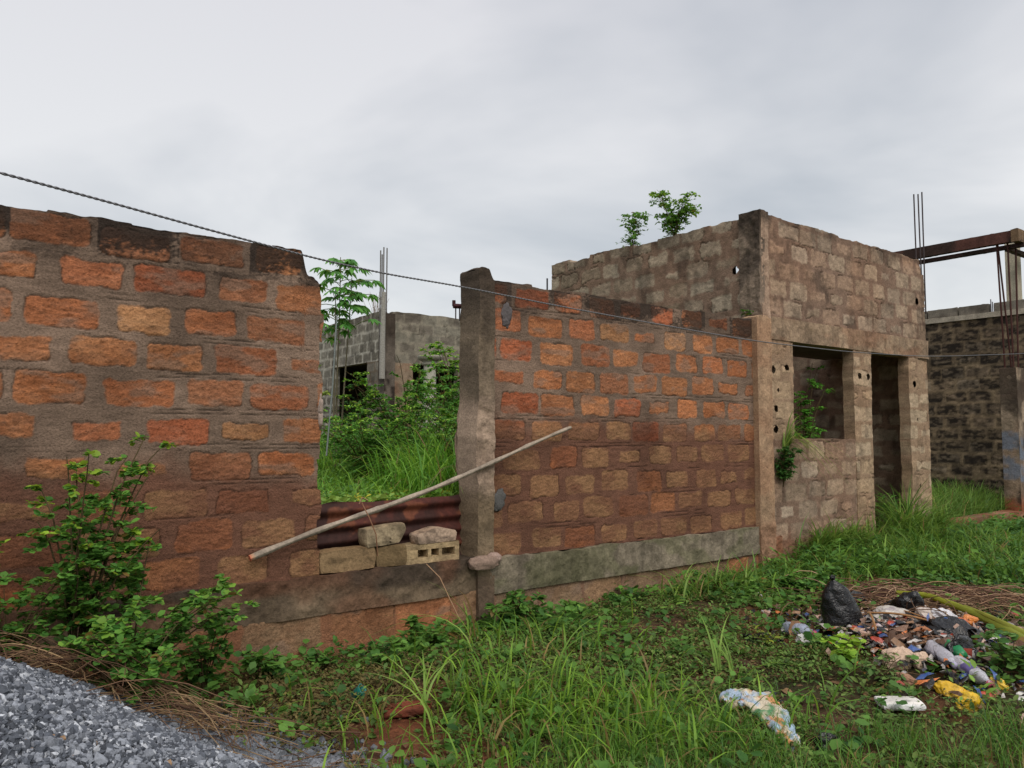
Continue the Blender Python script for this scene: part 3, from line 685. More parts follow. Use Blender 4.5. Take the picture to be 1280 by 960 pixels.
# the pole across the gap
b = MB()
a = np.array([W(312, 698, 5.385)[0], 5.385, W(312, 698, 5.385)[2]]); c = np.array([W(714, 535, 5.365)[0], 5.365, W(714, 535, 5.365)[2]])
t = np.linspace(0, 1, 160)
pts = a + (c - a) * t[:, None]; pts[:, 2] += .025 * np.sin(t * math.pi) * -1 + .012 * np.sin(t * 9); pts[:, 1] += .006 * np.sin(t * 14)
rad = .023 - .008 * t + .0022 * np.sin(t * 47) + .0025 * (vn(t * 30, t * 0, 4) - .5)
rad = rad + .004 * np.exp(-((t - .33) / .008) ** 2) + .004 * np.exp(-((t - .62) / .007) ** 2) + .003 * np.exp(-((t - .82) / .007) ** 2)
cc = s2l(158, 144, 128) * (.55 + .8 * fbm(t * 40, t * 0, 4, 6))[:, None]; cc[0] = s2l(190, 112, 84); cc[1] = s2l(176, 140, 112)
tube(b, pts, rad, cc, 10)
single('wooden_pole', b, M['wood'], 'long bare grey wooden pole slanting across the fence gap and pillar', 'pole', a)
b = MB(); q = [P(452, 628, 5.85), P(462, 648, 5.80), P(470, 668, 5.82), P(472, 695, 5.9)]
for k in range(1): tube(b, q, .0045, s2l(150, 110, 84), 5)
tube(b, [P(449, 630, 5.82), P(453, 622, 5.84), P(460, 626, 5.86)], .006, s2l(140, 104, 82), 5)
single('twine', b, M['straw'], 'thin brown twine tied to the pole and hanging over the rusty sheet', 'twine', q[-1])
b = MB(); tube(b, [P(533, 705, 6.2), P(550, 722, 6.15), P(562, 748, 6.1), P(575, 775, 6.05)], .004, s2l(160, 128, 98), 5)
single('dry_vine', b, M['straw'], 'dry pale vine drooping from the hollow block over the plinth', 'vine', P(575, 775, 6.05))
# overhead cable
cps = [(-260, 148, 2.2), (0, 216, 2.7), (130, 251, 3.1), (260, 287, 3.5), (390, 322, 4.0), (480, 342, 4.4), (575, 358, 4.85), (700, 383, 5.5), (820, 405, 6.2), (940, 426, 7.2), (1060, 440, 8.6), (1160, 446, 10), (1285, 442, 12.2), (1420, 432, 14.5)]
cp = np.array([P(*q) for q in cps]); tt = np.linspace(0, len(cp) - 1, 200)
pts = np.stack([np.interp(tt, np.arange(len(cp)), cp[:, k]) for k in range(3)], -1)
ker = np.ones(9) / 9
for k in range(3):
    pts[4:-4, k] = np.convolve(pts[:, k], ker, 'valid')
b = MB()
pl = np.cumsum(np.r_[0, np.linalg.norm(np.diff(pts, axis=0), axis=1)])
S = np.linspace(0, pl[-1], 1800); pts = np.stack([np.interp(S, pl, pts[:, k]) for k in range(3)], -1)
for s_ in (0, math.pi):
    off = np.stack([0 * S, (.0028 * np.cos(S * 110 + s_)), (.0028 * np.sin(S * 110 + s_))], -1)
    tube(b, pts + off, .0033, s2l(118, 117, 120), 6)
single('overhead_cable', b, M['wire'], 'twisted grey service cable strung across in front of the walls', 'cable', pts[0])
# ------------------------------------------------------------------ ground sheet
def axis(lo, hi, step, far):
    a = np.arange(lo, hi, step); g = []; d = step
    x = hi
    while x < far: g.append(x); d *= 1.35; x += d
    h = []; d = step; x = lo - step
    while x > -far: h.append(x); d *= 1.35; x -= d
    return np.array(h[::-1] + list(a) + g)
gx, gy = np.meshgrid(axis(-2, 17.5, .045, 900), axis(1.2, 9.5, .045, 900), indexing='ij')
gz = G(gx, gy)
n1 = fbm(gx * 1.4, gy * 1.4, 4, 201); n2 = fbm(gx * 9, gy * 9, 4, 202)
gc = mixc(s2l(88, 64, 48), s2l(64, 50, 39), ss(.35, .65, n1)) * (.65 + .7 * n2)[..., None]
gc = mixc(gc, s2l(118, 70, 48) * (.7 + .6 * n2)[..., None], ss(.54, .68, fbm(gx * 1.1, gy * 1.1, 3, 204)) * .7)
gc = mixc(gc, s2l(56, 62, 30) * (.7 + .6 * n2)[..., None], ss(.45, .6, fbm(gx * 2.1, gy * 2.1, 3, 205)) * .5)
px_, py_ = gpx(gx, gy)
dirtz = np.exp(-(((px_ - 975) / 60) ** 2 + ((py_ - 790) / 30) ** 2)) + np.exp(-(((px_ - 500) / 60) ** 2 + ((py_ - 905) / 35) ** 2))
gc = mixc(gc, s2l(122, 72, 48) * (.6 + .8 * n2)[..., None], np.clip(dirtz, 0, 1) * .9)
gc = mixc(gc, s2l(78, 100, 50) * (.7 + .6 * n2)[..., None], ss(12, 22, np.hypot(gx - 5, gy - 4)) * .85)
b = MB(); b.grid(np.stack([gx, gy, gz], -1), gc, flip=True)
tag(b.build('ground', M['soil']), kind='structure')
# ------------------------------------------------------------------ gravel heap
GC = np.array([-1.0, 3.1]); GR = 2.62; GH = 1.45
def heap(X, Y):
    d = np.hypot(X - GC[0], (Y - GC[1]) * 1.0)
    ang = np.arctan2(Y - GC[1], X - GC[0])
    d = d * (1 + .06 * np.sin(ang * 3 + 1) + .04 * np.sin(ang * 7))
    return np.where(d < GR, GH * (1 - d / GR) ** 1.0 + .03 * (fbm(X * 4, Y * 4, 3, 210) - .5) * ss(GR, GR - .4, d), -9.0) - GH * .18 * np.exp(-(d / .5) ** 2)
gv_, ga = [], []
b = MB()
rr, an = np.meshgrid(np.linspace(0.01, GR - .02, 90), np.linspace(0, 2 * math.pi, 240), indexing='ij')
hx = GC[0] + rr * np.cos(an) / 1.1; hy = GC[1] + rr * np.sin(an) / 1.1
hz = np.maximum(heap(hx, hy), G(hx, hy) - .05)
ok_ = hy < 5.40
hy2 = np.minimum(hy, 5.40)
b.grid(np.stack([hx, hy2, hz], -1), s2l(66, 68, 72) * (.6 + .8 * fbm(hx * 25, hy * 25, 3, 3))[..., None])
ico_v = []; t_ = (1 + 5 ** .5) / 2
for s1 in (-1, 1):
    for s2 in (-t_, t_):
        ico_v += [(0, s1, s2), (s1, s2, 0), (s2, 0, s1)]
ico_v = np.array(ico_v, float); ico_v /= np.linalg.norm(ico_v[0])
from itertools import combinations
el = min(np.linalg.norm(ico_v[i] - ico_v[j]) for i, j in combinations(range(12), 2)) * 1.05
ico_f = [(i, j, k) for i, j, k in combinations(range(12), 3) if all(np.linalg.norm(ico_v[p] - ico_v[q]) < el for p, q in ((i, j), (j, k), (i, k)))]
ico_f = [(i, j, k) if np.dot(np.cross(ico_v[j] - ico_v[i], ico_v[k] - ico_v[i]), ico_v[i]) > 0 else (i, k, j) for i, j, k in ico_f]
def randrot(n, r=rng):
    q = r.normal(size=(n, 4)); q /= np.linalg.norm(q, axis=1)[:, None]; w, x, y, z = q.T
    return np.stack([np.stack([1 - 2 * (y * y + z * z), 2 * (x * y - z * w), 2 * (x * z + y * w)], -1),
                     np.stack([2 * (x * y + z * w), 1 - 2 * (x * x + z * z), 2 * (y * z - x * w)], -1),
                     np.stack([2 * (x * z - y * w), 2 * (y * z + x * w), 1 - 2 * (x * x + y * y)], -1)], 1)
def inst(mb, tv, tf, pos, R, sc, col, jit=0):
    tv = np.asarray(tv, float); k = len(tv); n = len(pos)
    if n == 0: return
    sc = np.asarray(sc, float); sc = sc[:, None] * np.ones(3) if sc.ndim == 1 else sc
    loc = tv[None] * (1 + jit * (rng.random((n, k, 1)) - .5)) * sc[:, None, :]
    p = np.einsum('nij,nkj->nki', R, loc) + pos[:, None]
    c = np.repeat(col[:, None], k, 1)
    f = np.asarray(tf)[None] + (np.arange(n) * k)[:, None, None]
    mb.add(p.reshape(-1, 3), c.reshape(-1, 3), tris=f.reshape(-1, 3))
N = 210000
hx = rng.uniform(-1.5, 1.9, N); hy = rng.uniform(1.3, 5.35, N)
h_ = heap(hx, hy); gg = G(hx, hy)
edge = h_ - gg
keep = edge > -.02 - .05 * rng.random(N)
hx, hy, h_, gg = hx[keep], hy[keep], h_[keep], gg[keep]
near = np.hypot(hx, hy)
sz = rng.gamma(3, .0018, len(hx)) + .0032
v_ = rng.random(len(hx))
colr = np.where((v_ < .10)[:, None], s2l(186, 189, 195), np.where((v_ < .55)[:, None], s2l(134, 138, 146), s2l(82, 86, 94))) * (.7 + .55 * rng.random(len(hx)))[:, None]
colr[rng.random(len(hx)) < .0015] = s2l(150, 120, 90)
cub = np.array([(x_, y_, z_) for x_ in (-.6, .6) for y_ in (-.6, .6) for z_ in (-.6, .6)], float)
cubf = [(0, 1, 3), (0, 3, 2), (4, 6, 7), (4, 7, 5), (0, 4, 5), (0, 5, 1), (2, 3, 7), (2, 7, 6), (0, 2, 6), (0, 6, 4), (1, 5, 7), (1, 7, 3)]
s3 = np.stack([sz, sz * rng.uniform(.5, .95, len(sz)), sz * rng.uniform(.5, .95, len(sz))], -1)
gpx_, gpy_ = gpx(hx, hy, np.maximum(h_, gg)); nr = (gpx_ > -60) & (gpx_ < 520) & (gpy_ > 790) & (gpy_ < 1000)
pp_ = np.stack([hx, hy, np.maximum(h_, gg) + sz * .3], -1)
for k_, tv_, tf_, jt in ((nr, ico_v, ico_f, .8), (~nr, cub, cubf, .75)):
    inst(b, tv_, tf_, pp_[k_], randrot(int(k_.sum())), s3[k_], colr[k_], jt)
# thin spill of stones at the foot
N = 60000; A_ = WZ(150, 925); B_ = WZ(455, 975); t_ = rng.random(N) ** .9
hx = A_[0] + (B_[0] - A_[0]) * t_ + rng.normal(0, .10, N); hy = A_[1] + (B_[1] - A_[1]) * t_ - .06 + rng.normal(0, .11, N)
k = (heap(hx, hy) < G(hx, hy) + .02) & (hx < 1.62 + rng.normal(0, .12, N)); hx, hy = hx[k], hy[k]
sz = rng.gamma(3, .0018, len(hx)) + .0032
inst(b, cub, cubf, np.stack([hx, hy, G(hx, hy) + sz * .35 + .012 * rng.random(len(hx))], -1), randrot(len(hx)), np.stack([sz, sz * .8, sz * .7], -1), s2l(122, 125, 131) * (.6 + .8 * rng.random(len(hx)))[:, None], .75)
# strays at the foot
N = 1500; th = rng.uniform(-1.2, 1.4, N); rd = GR / 1.02 + np.abs(rng.normal(0, .16, N))
hx = GC[0] + rd * np.cos(th); hy = GC[1] + rd * np.sin(th); k = hy < 5.3; hx, hy = hx[k], hy[k]
sz = rng.gamma(4, .003, len(hx)) + .004
inst(b, ico_v, ico_f, np.stack([hx, hy, G(hx, hy) + sz * .3], -1), randrot(len(hx)), sz, s2l(104, 106, 112) * (.7 + .7 * rng.random(len(hx)))[:, None], .5)
tag(b.build('gravel', M['stone'], smooth=False), 'heap of loose grey crushed stone in the lower left corner', 'gravel', kind='stuff')

# ------------------------------------------------------------------ foliage kit
def nrm(a): return a / (np.linalg.norm(a, axis=-1, keepdims=True) + 1e-9)
def frames(d, n):
    y = nrm(d); x = nrm(np.cross(y, n)); z = np.cross(x, y); return np.stack([x, y, z], 2)
def leaf_t(w, fold=.07, droop=.12, tip=.8):
    v = [(0, 0, 0), (-w * .85, .3, fold), (0, .36, 0), (w * .85, .3, fold), (-w * tip, .68, fold * .6 - droop * .3), (0, .70, -droop * .35), (w * tip, .68, fold * .6 - droop * .3), (0, 1, -droop)]
    f = [(0, 3, 2), (0, 2, 1), (2, 3, 6), (2, 6, 5), (1, 2, 5), (1, 5, 4), (5, 6, 7), (4, 5, 7)]
    return np.array(v), f
OV = leaf_t(.26); RD = leaf_t(.40, .05, .06, .95); LN = leaf_t(.13, .03, .2, .7); SM = (np.array([(0, 0, 0), (-.26, .5, .05), (.26, .5, .05), (0, 1, -.05)]), [(0, 2, 1), (1, 2, 3)])
GD = s2l(52, 84, 42); GM = s2l(74, 112, 48); GL = s2l(112, 146, 58); GY = s2l(168, 190, 62); OLV = s2l(92, 86, 52); BRN = s2l(104, 78, 54)
def gcols(n, a, b_, jit=.3, p=1.0):
    t = rng.random(n) ** p
    return mixc(a, b_, t) * (1 - jit / 2 + jit * rng.random(n))[:, None]
def blades(mb, base, h, w, bend, ca, cb, seg=5, dry=.03, az=None, drop=.55):
    n = len(base); az = rng.uniform(0, 2 * math.pi, n) if az is None else az
    d = np.stack([np.cos(az), np.sin(az), 0 * az], -1); sd = np.stack([-np.sin(az), np.cos(az), 0 * az], -1)
    sd = nrm(sd + .5 * rng.normal(size=(n, 1)) * d)
    t = np.linspace(0, 1, seg)
    bend = np.broadcast_to(bend, (n,)) * rng.uniform(.3, 1.4, n)
    ini = rng.uniform(0, .25, n)
    out = (ini[:, None] * t + bend[:, None] * t ** 2.2) * h[:, None]
    up_ = (t - drop * np.minimum(bend, 1.3)[:, None] * t ** 2.6) * h[:, None]
    ctr = base[:, None] + d[:, None] * out[..., None] + np.array([0, 0, 1.0]) * up_[..., None]
    wd = np.broadcast_to(w, (n,))[:, None] * (1 - t ** 2.2 * .92) * (.55 + .45 * np.minimum(1, t * 5))
    L = ctr - sd[:, None] * wd[..., None] / 2; R = ctr + sd[:, None] * wd[..., None] / 2
    v = np.stack([L, R], 2).reshape(n, seg * 2, 3)
    col = gcols(n, ca, cb, .4)
    k = rng.random(n) < dry; col[k] = s2l(150, 128, 80) * (.7 + .5 * rng.random(k.sum()))[:, None]
    c = np.repeat(col[:, None], seg * 2, 1)
    i = np.arange(seg - 1) * 2
    q = np.stack([i, i + 1, i + 3, i + 2], -1)
    q = q[None] + (np.arange(n) * seg * 2)[:, None, None]
    mb.add(v.reshape(-1, 3), c.reshape(-1, 3), quads=q.reshape(-1, 4))
def onground(x, y, dz=0): return np.stack([x, y, G(x, y) + dz], -1)
def sample(n, x0, x1, y0, y1, dens):
    x = rng.uniform(x0, x1, n); y = rng.uniform(y0, y1, n)
    px, py = gpx(x, y)
    k = rng.random(n) < dens(x, y, px, py)
    # nothing roots under the gravel or the walls
    k &= rng.random(n) > .93 * np.clip(1.5 * blob(px, py, 1160, 832, 82, 48), 0, 1)
    k &= ~((py > 908 + (px - 200) * .22) & (px < 440)) | (rng.random(n) < .05)
    k &= (heap(x, y) < G(x, y) + .03) & ~((y > 5.36) & (y < 5.72) & (x < 12.3))
    return x[k], y[k]
def blob(px, py, cx, cy, rx, ry): return np.exp(-(((px - cx) / rx) ** 2 + ((py - cy) / ry) ** 2))
def bush(mb, mbs, base, H, Rd, nst, nleaf, tmpl, ls, ca, cb, lean=(0, 0), up=.6, tipc=None, stemc=s2l(84, 72, 48), twigs=3, spray=.16):
    """stems arch out of the base, twigs leave the stems, leaves sit along the twigs"""
    base = np.asarray(base, float); lp, ld, lt = [], [], []
    for i in range(nst):
        az = rng.uniform(0, 2 * math.pi); k = rng.uniform(.3, 1) ** .7
        hgt = H * rng.uniform(.55, 1.0) * (1 - .35 * k * (1 - up)); out = Rd * k
        e = np.array([math.cos(az) * out + lean[0], math.sin(az) * out + lean[1], hgt])
        t = np.linspace(0, 1, 9)
        pts = base + np.stack([e[0] * t ** 1.4, e[1] * t ** 1.4, e[2] * (t * 1.25 - .25 * t ** 3)], -1)
        pts += np.cumsum(rng.normal(0, .012 * H, (9, 3)), 0) * np.linspace(0, 1, 9)[:, None] * .6
        tube(mbs, pts, np.linspace(.006, .0018, 9) * (.6 + H * .6), stemc, 5, cap=False)
        for j in range(twigs * 3):
            tt = rng.uniform(.22, 1.0); k0 = tt * 8; i0 = int(min(k0, 7)); pb = pts[i0] + (pts[i0 + 1] - pts[i0]) * (k0 - i0)
            a2 = rng.uniform(0, 2 * math.pi); dr = nrm(np.array([math.cos(a2), math.sin(a2), rng.uniform(-.1, .7)]))
            ln_ = spray * rng.uniform(.5, 1.3) * (1.15 - .5 * tt)
            w = np.linspace(0, 1, 5)[:, None]
            tp = pb + dr * ln_ * w + np.array([0, 0, -.25 * ln_]) * w ** 2
            tube(mbs, tp, [.0022, .002, .0018, .0014, .001], stemc, 4, cap=False)
            nl = max(2, int(nleaf / (nst * twigs * 3)))
            u = rng.uniform(.12, 1.05, nl)[:, None]
            lp.append(pb + dr * ln_ * u + np.array([0, 0, -.25 * ln_]) * u ** 2)
            sd = nrm(np.cross(dr, [0, 0, 1.0])) * np.where(rng.random(nl) < .5, 1, -1)[:, None]
            ld.append(sd + dr * .5 + rng.normal(0, .35, (nl, 3)) + np.array([0, 0, -.1])); lt.append(np.full(nl, tt))
    lp = np.concatenate(lp); ld = np.concatenate(ld); lt = np.concatenate(lt); n = len(lp)
    up_ = np.array([0, 0, 1.0]) + rng.normal(0, .35, (n, 3))
    col = gcols(n, ca, cb, .45); kb = rng.random(n) < .03; col[kb] = s2l(128, 104, 54)
    if tipc is not None:
        k = (lt > .80) & (rng.random(n) < .40); col[k] = tipc * (.7 + .5 * rng.random(k.sum()))[:, None]
    inst(mb, tmpl[0], tmpl[1], lp, frames(ld, up_), ls * rng.uniform(.45, 1.3, n), col)
def plant(name, label, cat, base, group=None, **kw):
    t = thing(name, label, cat, base, group)
    f = MB(); s = MB(); bush(f, s, base, **kw)
    if kw.get('extra'): pass
    f.build('foliage', M['leaf'], t); s.build('stem', M['bark'], t)
    return t
def gp(x, y, z=0.0):
    w = WZ(x, y, z); return np.array([w[0], w[1], float(G(w[0], w[1]))])

# ------------------------------------------------------------------ grass and ground cover
b = MB()
def d_tall(x, y, px, py):
    return np.clip(1.0 * blob(px, py, 720, 925, 130, 48) + .5 * blob(px, py, 640, 880, 120, 60) + .35 * blob(px, py, 860, 930, 120, 40) + .22 * blob(px, py, 560, 960, 150, 60) + .10 * (py > 940), 0, 1) * (.25 + 1.1 * ss(.4, .6, fbm(x * 2.2, y * 2.2, 3, 301)))
x, y = sample(16000, .8, 6, 2.2, 5.3, d_tall)
blades(b, onground(x, y), rng.uniform(.12, .40, len(x)), rng.uniform(.007, .017, len(x)), .7, s2l(62, 106, 34), s2l(138, 176, 62), dry=.10, drop=.75)
def d_lawn(x, y, px, py):
    return np.clip(ss(900, 950, py + 30 * (vn(x * 3, y * 3, 7) - .5)) * ss(560, 820, px) + .5 * blob(px, py, 900, 930, 120, 40) + .45 * ss(940, 1000, py) * ss(350, 500, px), 0, 1) * (.3 + 1.0 * ss(.38, .58, fbm(x * 2.6, y * 2.6, 3, 302)))
x, y = sample(46000, .8, 6, .9, 4.4, d_lawn)
blades(b, onground(x, y), rng.uniform(.07, .22, len(x)), rng.uniform(.003, .007, len(x)), .6, s2l(56, 98, 38), s2l(112, 152, 60), seg=4, dry=.10)
def d_far(x, y, px, py):
    return np.clip(ss(740, 700, py + 30 * (fbm(x * 1.2, y * 1.2, 2, 5) - .5)) * ss(985, 1030, px) + .9 * blob(px, py, 1010, 715, 60, 22) + .25 * blob(px, py, 880, 745, 90, 20), 0, 1) * (.35 + .9 * ss(.35, .6, fbm(x * 1.5, y * 1.5, 3, 303)))
x, y = sample(34000, 6, 17.5, 2.0, 5.37, d_far)
kf = 1 - .72 * ss(11.9, 12.6, x) * ss(3.9, 4.6, y)
blades(b, onground(x, y), rng.uniform(.10, .44, len(x)) * kf, rng.uniform(.009, .021, len(x)), .85, s2l(50, 92, 34), s2l(126, 164, 66), dry=.06, drop=.8)
x = rng.uniform(12.3, 16.5, 9000); y = rng.uniform(5.72, 9.5, 9000)
blades(b, onground(x, y), rng.uniform(.3, .75, len(x)), rng.uniform(.010, .018, len(x)), .65, s2l(68, 108, 42), s2l(124, 156, 70), dry=.04)
x = rng.uniform(8.2, 12, 1500); y = rng.uniform(5.65, 7.5, 1500)
blades(b, onground(x, y), rng.uniform(.2, .7, len(x)), rng.uniform(.008, .014, len(x)), .5, s2l(60, 98, 40), s2l(110, 142, 60))
# doorway and plinth tufts
for (px, py, n, h) in ((1105, 676, 150, .95), (1122, 668, 120, .7), (1010, 694, 150, .62), (1045, 692, 150, .55), (1080, 690, 110, .6), (1155, 684, 120, .55), (920, 738, 60, .45), (870, 745, 50, .38), (1190, 672, 50, .45), (1230, 690, 80, .4), (1130, 700, 90, .45)):
    g0 = gp(px, py); n = n * 2; h = h * 1.2; x = g0[0] + rng.normal(0, .20, n); y = np.minimum(g0[1] + rng.normal(0, .10, n), 5.35)
    blades(b, onground(x, y), rng.uniform(.4, 1, n) * h, rng.uniform(.012, .023, n), .9, s2l(66, 108, 40), s2l(134, 164, 74))
# compound beyond the gap
x = rng.uniform(2, 9, 26000); y = rng.uniform(6.3, 14, 26000); dn = fbm(x * .9, y * .9, 3, 304) + .25 * ss(7.2, 8.5, y) + .25 * ss(4.4, 5.4, x) * ss(6.3, 7.2, y); k = rng.random(len(x)) < ss(.5, .72, dn); x, y = x[k], y[k]
tall_ = .38 + .62 * np.maximum(ss(8.2, 9.5, y), ss(3.9, 4.4, x - .45 * (y - 6.3)) * ss(6.1, 6.8, y))
blades(b, onground(x, y), rng.uniform(.25, .85, len(x)) * tall_, rng.uniform(.009, .016, len(x)), .75, s2l(64, 116, 36), s2l(138, 184, 66), dry=.04)
t_ = rng.random(1700); x = 4.05 + 1.5 * t_ + rng.normal(0, .22, 1700); y = 6.5 + 2.3 * t_ + rng.normal(0, .25, 1700)
blades(b, onground(x, y), rng.uniform(.45, 1.05, 1700), rng.uniform(.010, .018, 1700), .8, s2l(76, 136, 40), s2l(150, 196, 76), dry=.04, drop=.8)
# a few long single blades leaning over the plants in front
for (px, py, az, h) in ((592, 830, 2.6, .62), (560, 870, -2.6, .5), (670, 800, 2.9, .55), (530, 900, .6, .45), (600, 800, -2.9, .75), (900, 850, .4, .5), (915, 860, 0.9, .42), (690, 870, -.4, .7), (545, 930, 2.0, .6), (850, 740, .2, .5), (930, 745, .5, .45)):
    g0 = gp(px, py); n = 4
    blades(b, np.repeat(g0[None], n, 0) + rng.normal(0, .02, (n, 3)) * [1, 1, 0], np.full(n, h) * rng.uniform(.7, 1.1, n), np.full(n, .015), .9, s2l(104, 142, 58), s2l(150, 178, 86), seg=8, az=az + rng.normal(0, .35, n), dry=.1)
tag(b.build('grass', M['grass']), kind='stuff', label='wild green grass growing over the plot and along the walls', cat='grass')
# low broad-leaved weeds
def rosettes(mb, x, y, hmax, lmin, lmax, ca, cb, nl, tmpl, flat=.4, dz=0):
    n = len(x); base = onground(x, y, dz); hh = hmax * rng.random(n) ** 1.2
    az = rng.uniform(0, 2 * math.pi, (n, nl)); t = rng.random((n, nl)) ** .7
    spread = (.02 + .25 * hh[:, None] * rng.random((n, nl)))
    p = base[:, None] + np.stack([np.cos(az) * spread, np.sin(az) * spread, hh[:, None] * t], -1)
    d = np.stack([np.cos(az), np.sin(az), flat + rng.normal(0, .35, az.shape)], -1)
    m = n * nl
    inst(mb, tmpl[0], tmpl[1], p.reshape(-1, 3), frames(d.reshape(-1, 3), np.array([0, 0, 1.0]) + rng.normal(0, .3, (m, 3))), rng.uniform(lmin, lmax, m), np.repeat(gcols(n, ca, cb, .3), nl, 0) * (.8 + .4 * rng.random((m, 1))))
b = MB()
def d_base(x, y, px, py):
    strip = ss(4.75, 5.1, y + .25 * (fbm(x * 1.5, y, 2, 9) - .5)) * ss(470, 640, px) * (px < 1250)
    return np.clip(.55 * strip + .8 * blob(px, py, 640, 775, 90, 25) + .5 * blob(px, py, 540, 805, 50, 25) + .6 * blob(px, py, 930, 748, 70, 16) + .55 * ss(770, 700, py) * ss(1000, 1080, px) + .12, 0, 1) * (.3 + ss(.35, .6, fbm(x * 2, y * 2, 3, 311)))
x, y = sample(9500, .6, 15, 1.8, 5.37, d_base)
rosettes(b, x, y, .16, .035, .075, s2l(56, 96, 44), s2l(104, 146, 62), 9, RD)
x, y = sample(5200, 6, 16, 2.0, 5.3, lambda x, y, px, py: d_far(x, y, px, py) * ss(.42, .6, fbm(x * 1.4, y * 1.4, 3, 315)))
rosettes(b, x, y, .30 , .05, .11, s2l(56, 98, 42), s2l(108, 150, 62), 9, OV)
x, y = sample(1300, .6, 15, 1.8, 5.37, d_base)
rosettes(b, x, y, .22, .04, .085, s2l(66, 110, 46), s2l(124, 160, 70), 11, OV)
x, y = sample(6500, .6, 9, 1.5, 5.3, lambda x, y, px, py: .75 * ss(.46, .6, fbm(x * 3, y * 3, 3, 312)) * (py > 760) * (.25 + .75 * ss(520, 640, px)))
rosettes(b, x, y, .10, .025, .06, s2l(74, 104, 50), s2l(120, 142, 72), 7, OV)
x = rng.uniform(2, 8, 2200); y = rng.uniform(6.0, 12, 2200); k = rng.random(2200) < ss(.35, .6, fbm(x * 1.3, y * 1.3, 3, 313)); x, y = x[k], y[k]
rosettes(b, x, y, .22, .03, .07, s2l(70, 118, 46), s2l(132, 172, 66), 10, OV)
x = rng.uniform(2.6, 4.6, 60); y = rng.uniform(6.1, 6.9, 60); rosettes(b, x, y, .10, .03, .06, s2l(200, 190, 60), s2l(214, 206, 84), 6, OV)
x = rng.uniform(2.2, 5.0, 500); y = rng.uniform(6.0, 7.3, 500)
rosettes(b, x, y, .07, .04, .08, s2l(110, 150, 66), s2l(150, 180, 84), 6, RD)
tag(b.build('weeds', M['leaf']), kind='stuff', label='low broad-leaved weeds covering the ground at the foot of the walls', cat='weeds')
b = MB()
def d_moss(x, y, px, py):
    return np.clip(1.1 * blob(px, py, 380, 870, 130, 45) + .8 * blob(px, py, 790, 820, 140, 55) + .7 * blob(px, py, 950, 880, 120, 50) + .5 * blob(px, py, 560, 850, 90, 50) + .3 + .4 * blob(px, py, 1060, 870, 90, 30), 0, 1) * (.06 + ss(.38, .56, fbm(x * 2.5, y * 2.5, 3, 321))) * (1 - .85 * np.clip(blob(px, py, 975, 790, 45, 20) + blob(px, py, 510, 905, 40, 22), 0, 1))
x, y = sample(38000, .6, 8.8, 1.5, 5.37, d_moss)
px, py = gpx(x, y); k = rng.random(len(x)) < .40 + .55 * ss(640, 540, px)
rosettes(b, x[k], y[k], .09, .012, .036, s2l(80, 70, 42), s2l(120, 108, 62), 8, SM)
rosettes(b, x[~k], y[~k], .11, .014, .040, s2l(68, 96, 44), s2l(112, 140, 64), 8, SM)
x, y = sample(1500, .6, 8.5, 1.5, 5.3, lambda x, y, px, py: .8 + 0 * x)
rosettes(b, x, y, .02, .03, .07, s2l(112, 80, 56), s2l(150, 120, 86), 3, OV, flat=.0)
tag(b.build('ground_cover', M['dull']), kind='stuff', label='dull olive-brown creeping ground cover over bare red soil', cat='ground cover')
# ------------------------------------------------------------------ individual plants
def surf(x, y): return max(float(G(x, y)), float(heap(x, y)))
def fp(x, y, D):
    q = P(x, y, D); return np.array([q[0], q[1], surf(q[0], q[1])])
SG1 = s2l(62, 108, 46); SG2 = s2l(108, 154, 64)
q = fp(92, 850, 4.30)
plant('shrub', 'tall leafy shrub with yellow-green tips rising against the left wall', 'shrub', q, H=1.46, Rd=.42, nst=13, nleaf=4200, tmpl=RD, ls=.040, ca=SG1, cb=SG2, up=.9, tipc=s2l(150, 182, 62), lean=(.10, .03), twigs=4, spray=.17)
q = fp(10, 830, 4.1)
plant('shrub', 'leafy green shrub at the very left edge behind the gravel heap', 'shrub', q, H=.85, Rd=.42, nst=10, nleaf=2200, tmpl=RD, ls=.038, ca=SG1, cb=SG2, up=.6, tipc=s2l(146, 178, 62), twigs=4, spray=.16)
q = fp(165, 860, 4.3)
plant('shrub', 'sprawling dark green shrub spreading right along the left wall over dry stalks', 'shrub', q, H=.90, Rd=.56, nst=15, nleaf=4000, tmpl=RD, ls=.040, ca=SG1, cb=SG2, up=.5, tipc=s2l(124, 164, 64), lean=(.05, -.1), twigs=4, spray=.18)
q = fp(165, 880, 3.85)
plant('weed', 'low green weed drooping over the edge of the gravel heap', 'weed', q, H=.48, Rd=.34, nst=9, nleaf=1300, tmpl=RD, ls=.038, ca=SG1, cb=SG2, up=.4, tipc=s2l(124, 164, 64), twigs=3, spray=.14)
q = fp(255, 850, 4.7)
plant('weed', 'bushy green weed at the right foot of the sprawling shrub, against the plinth', 'weed', q, H=.52, Rd=.26, nst=9, nleaf=1100, tmpl=RD, ls=.040, ca=SG1, cb=SG2, up=.7, twigs=3, spray=.12)
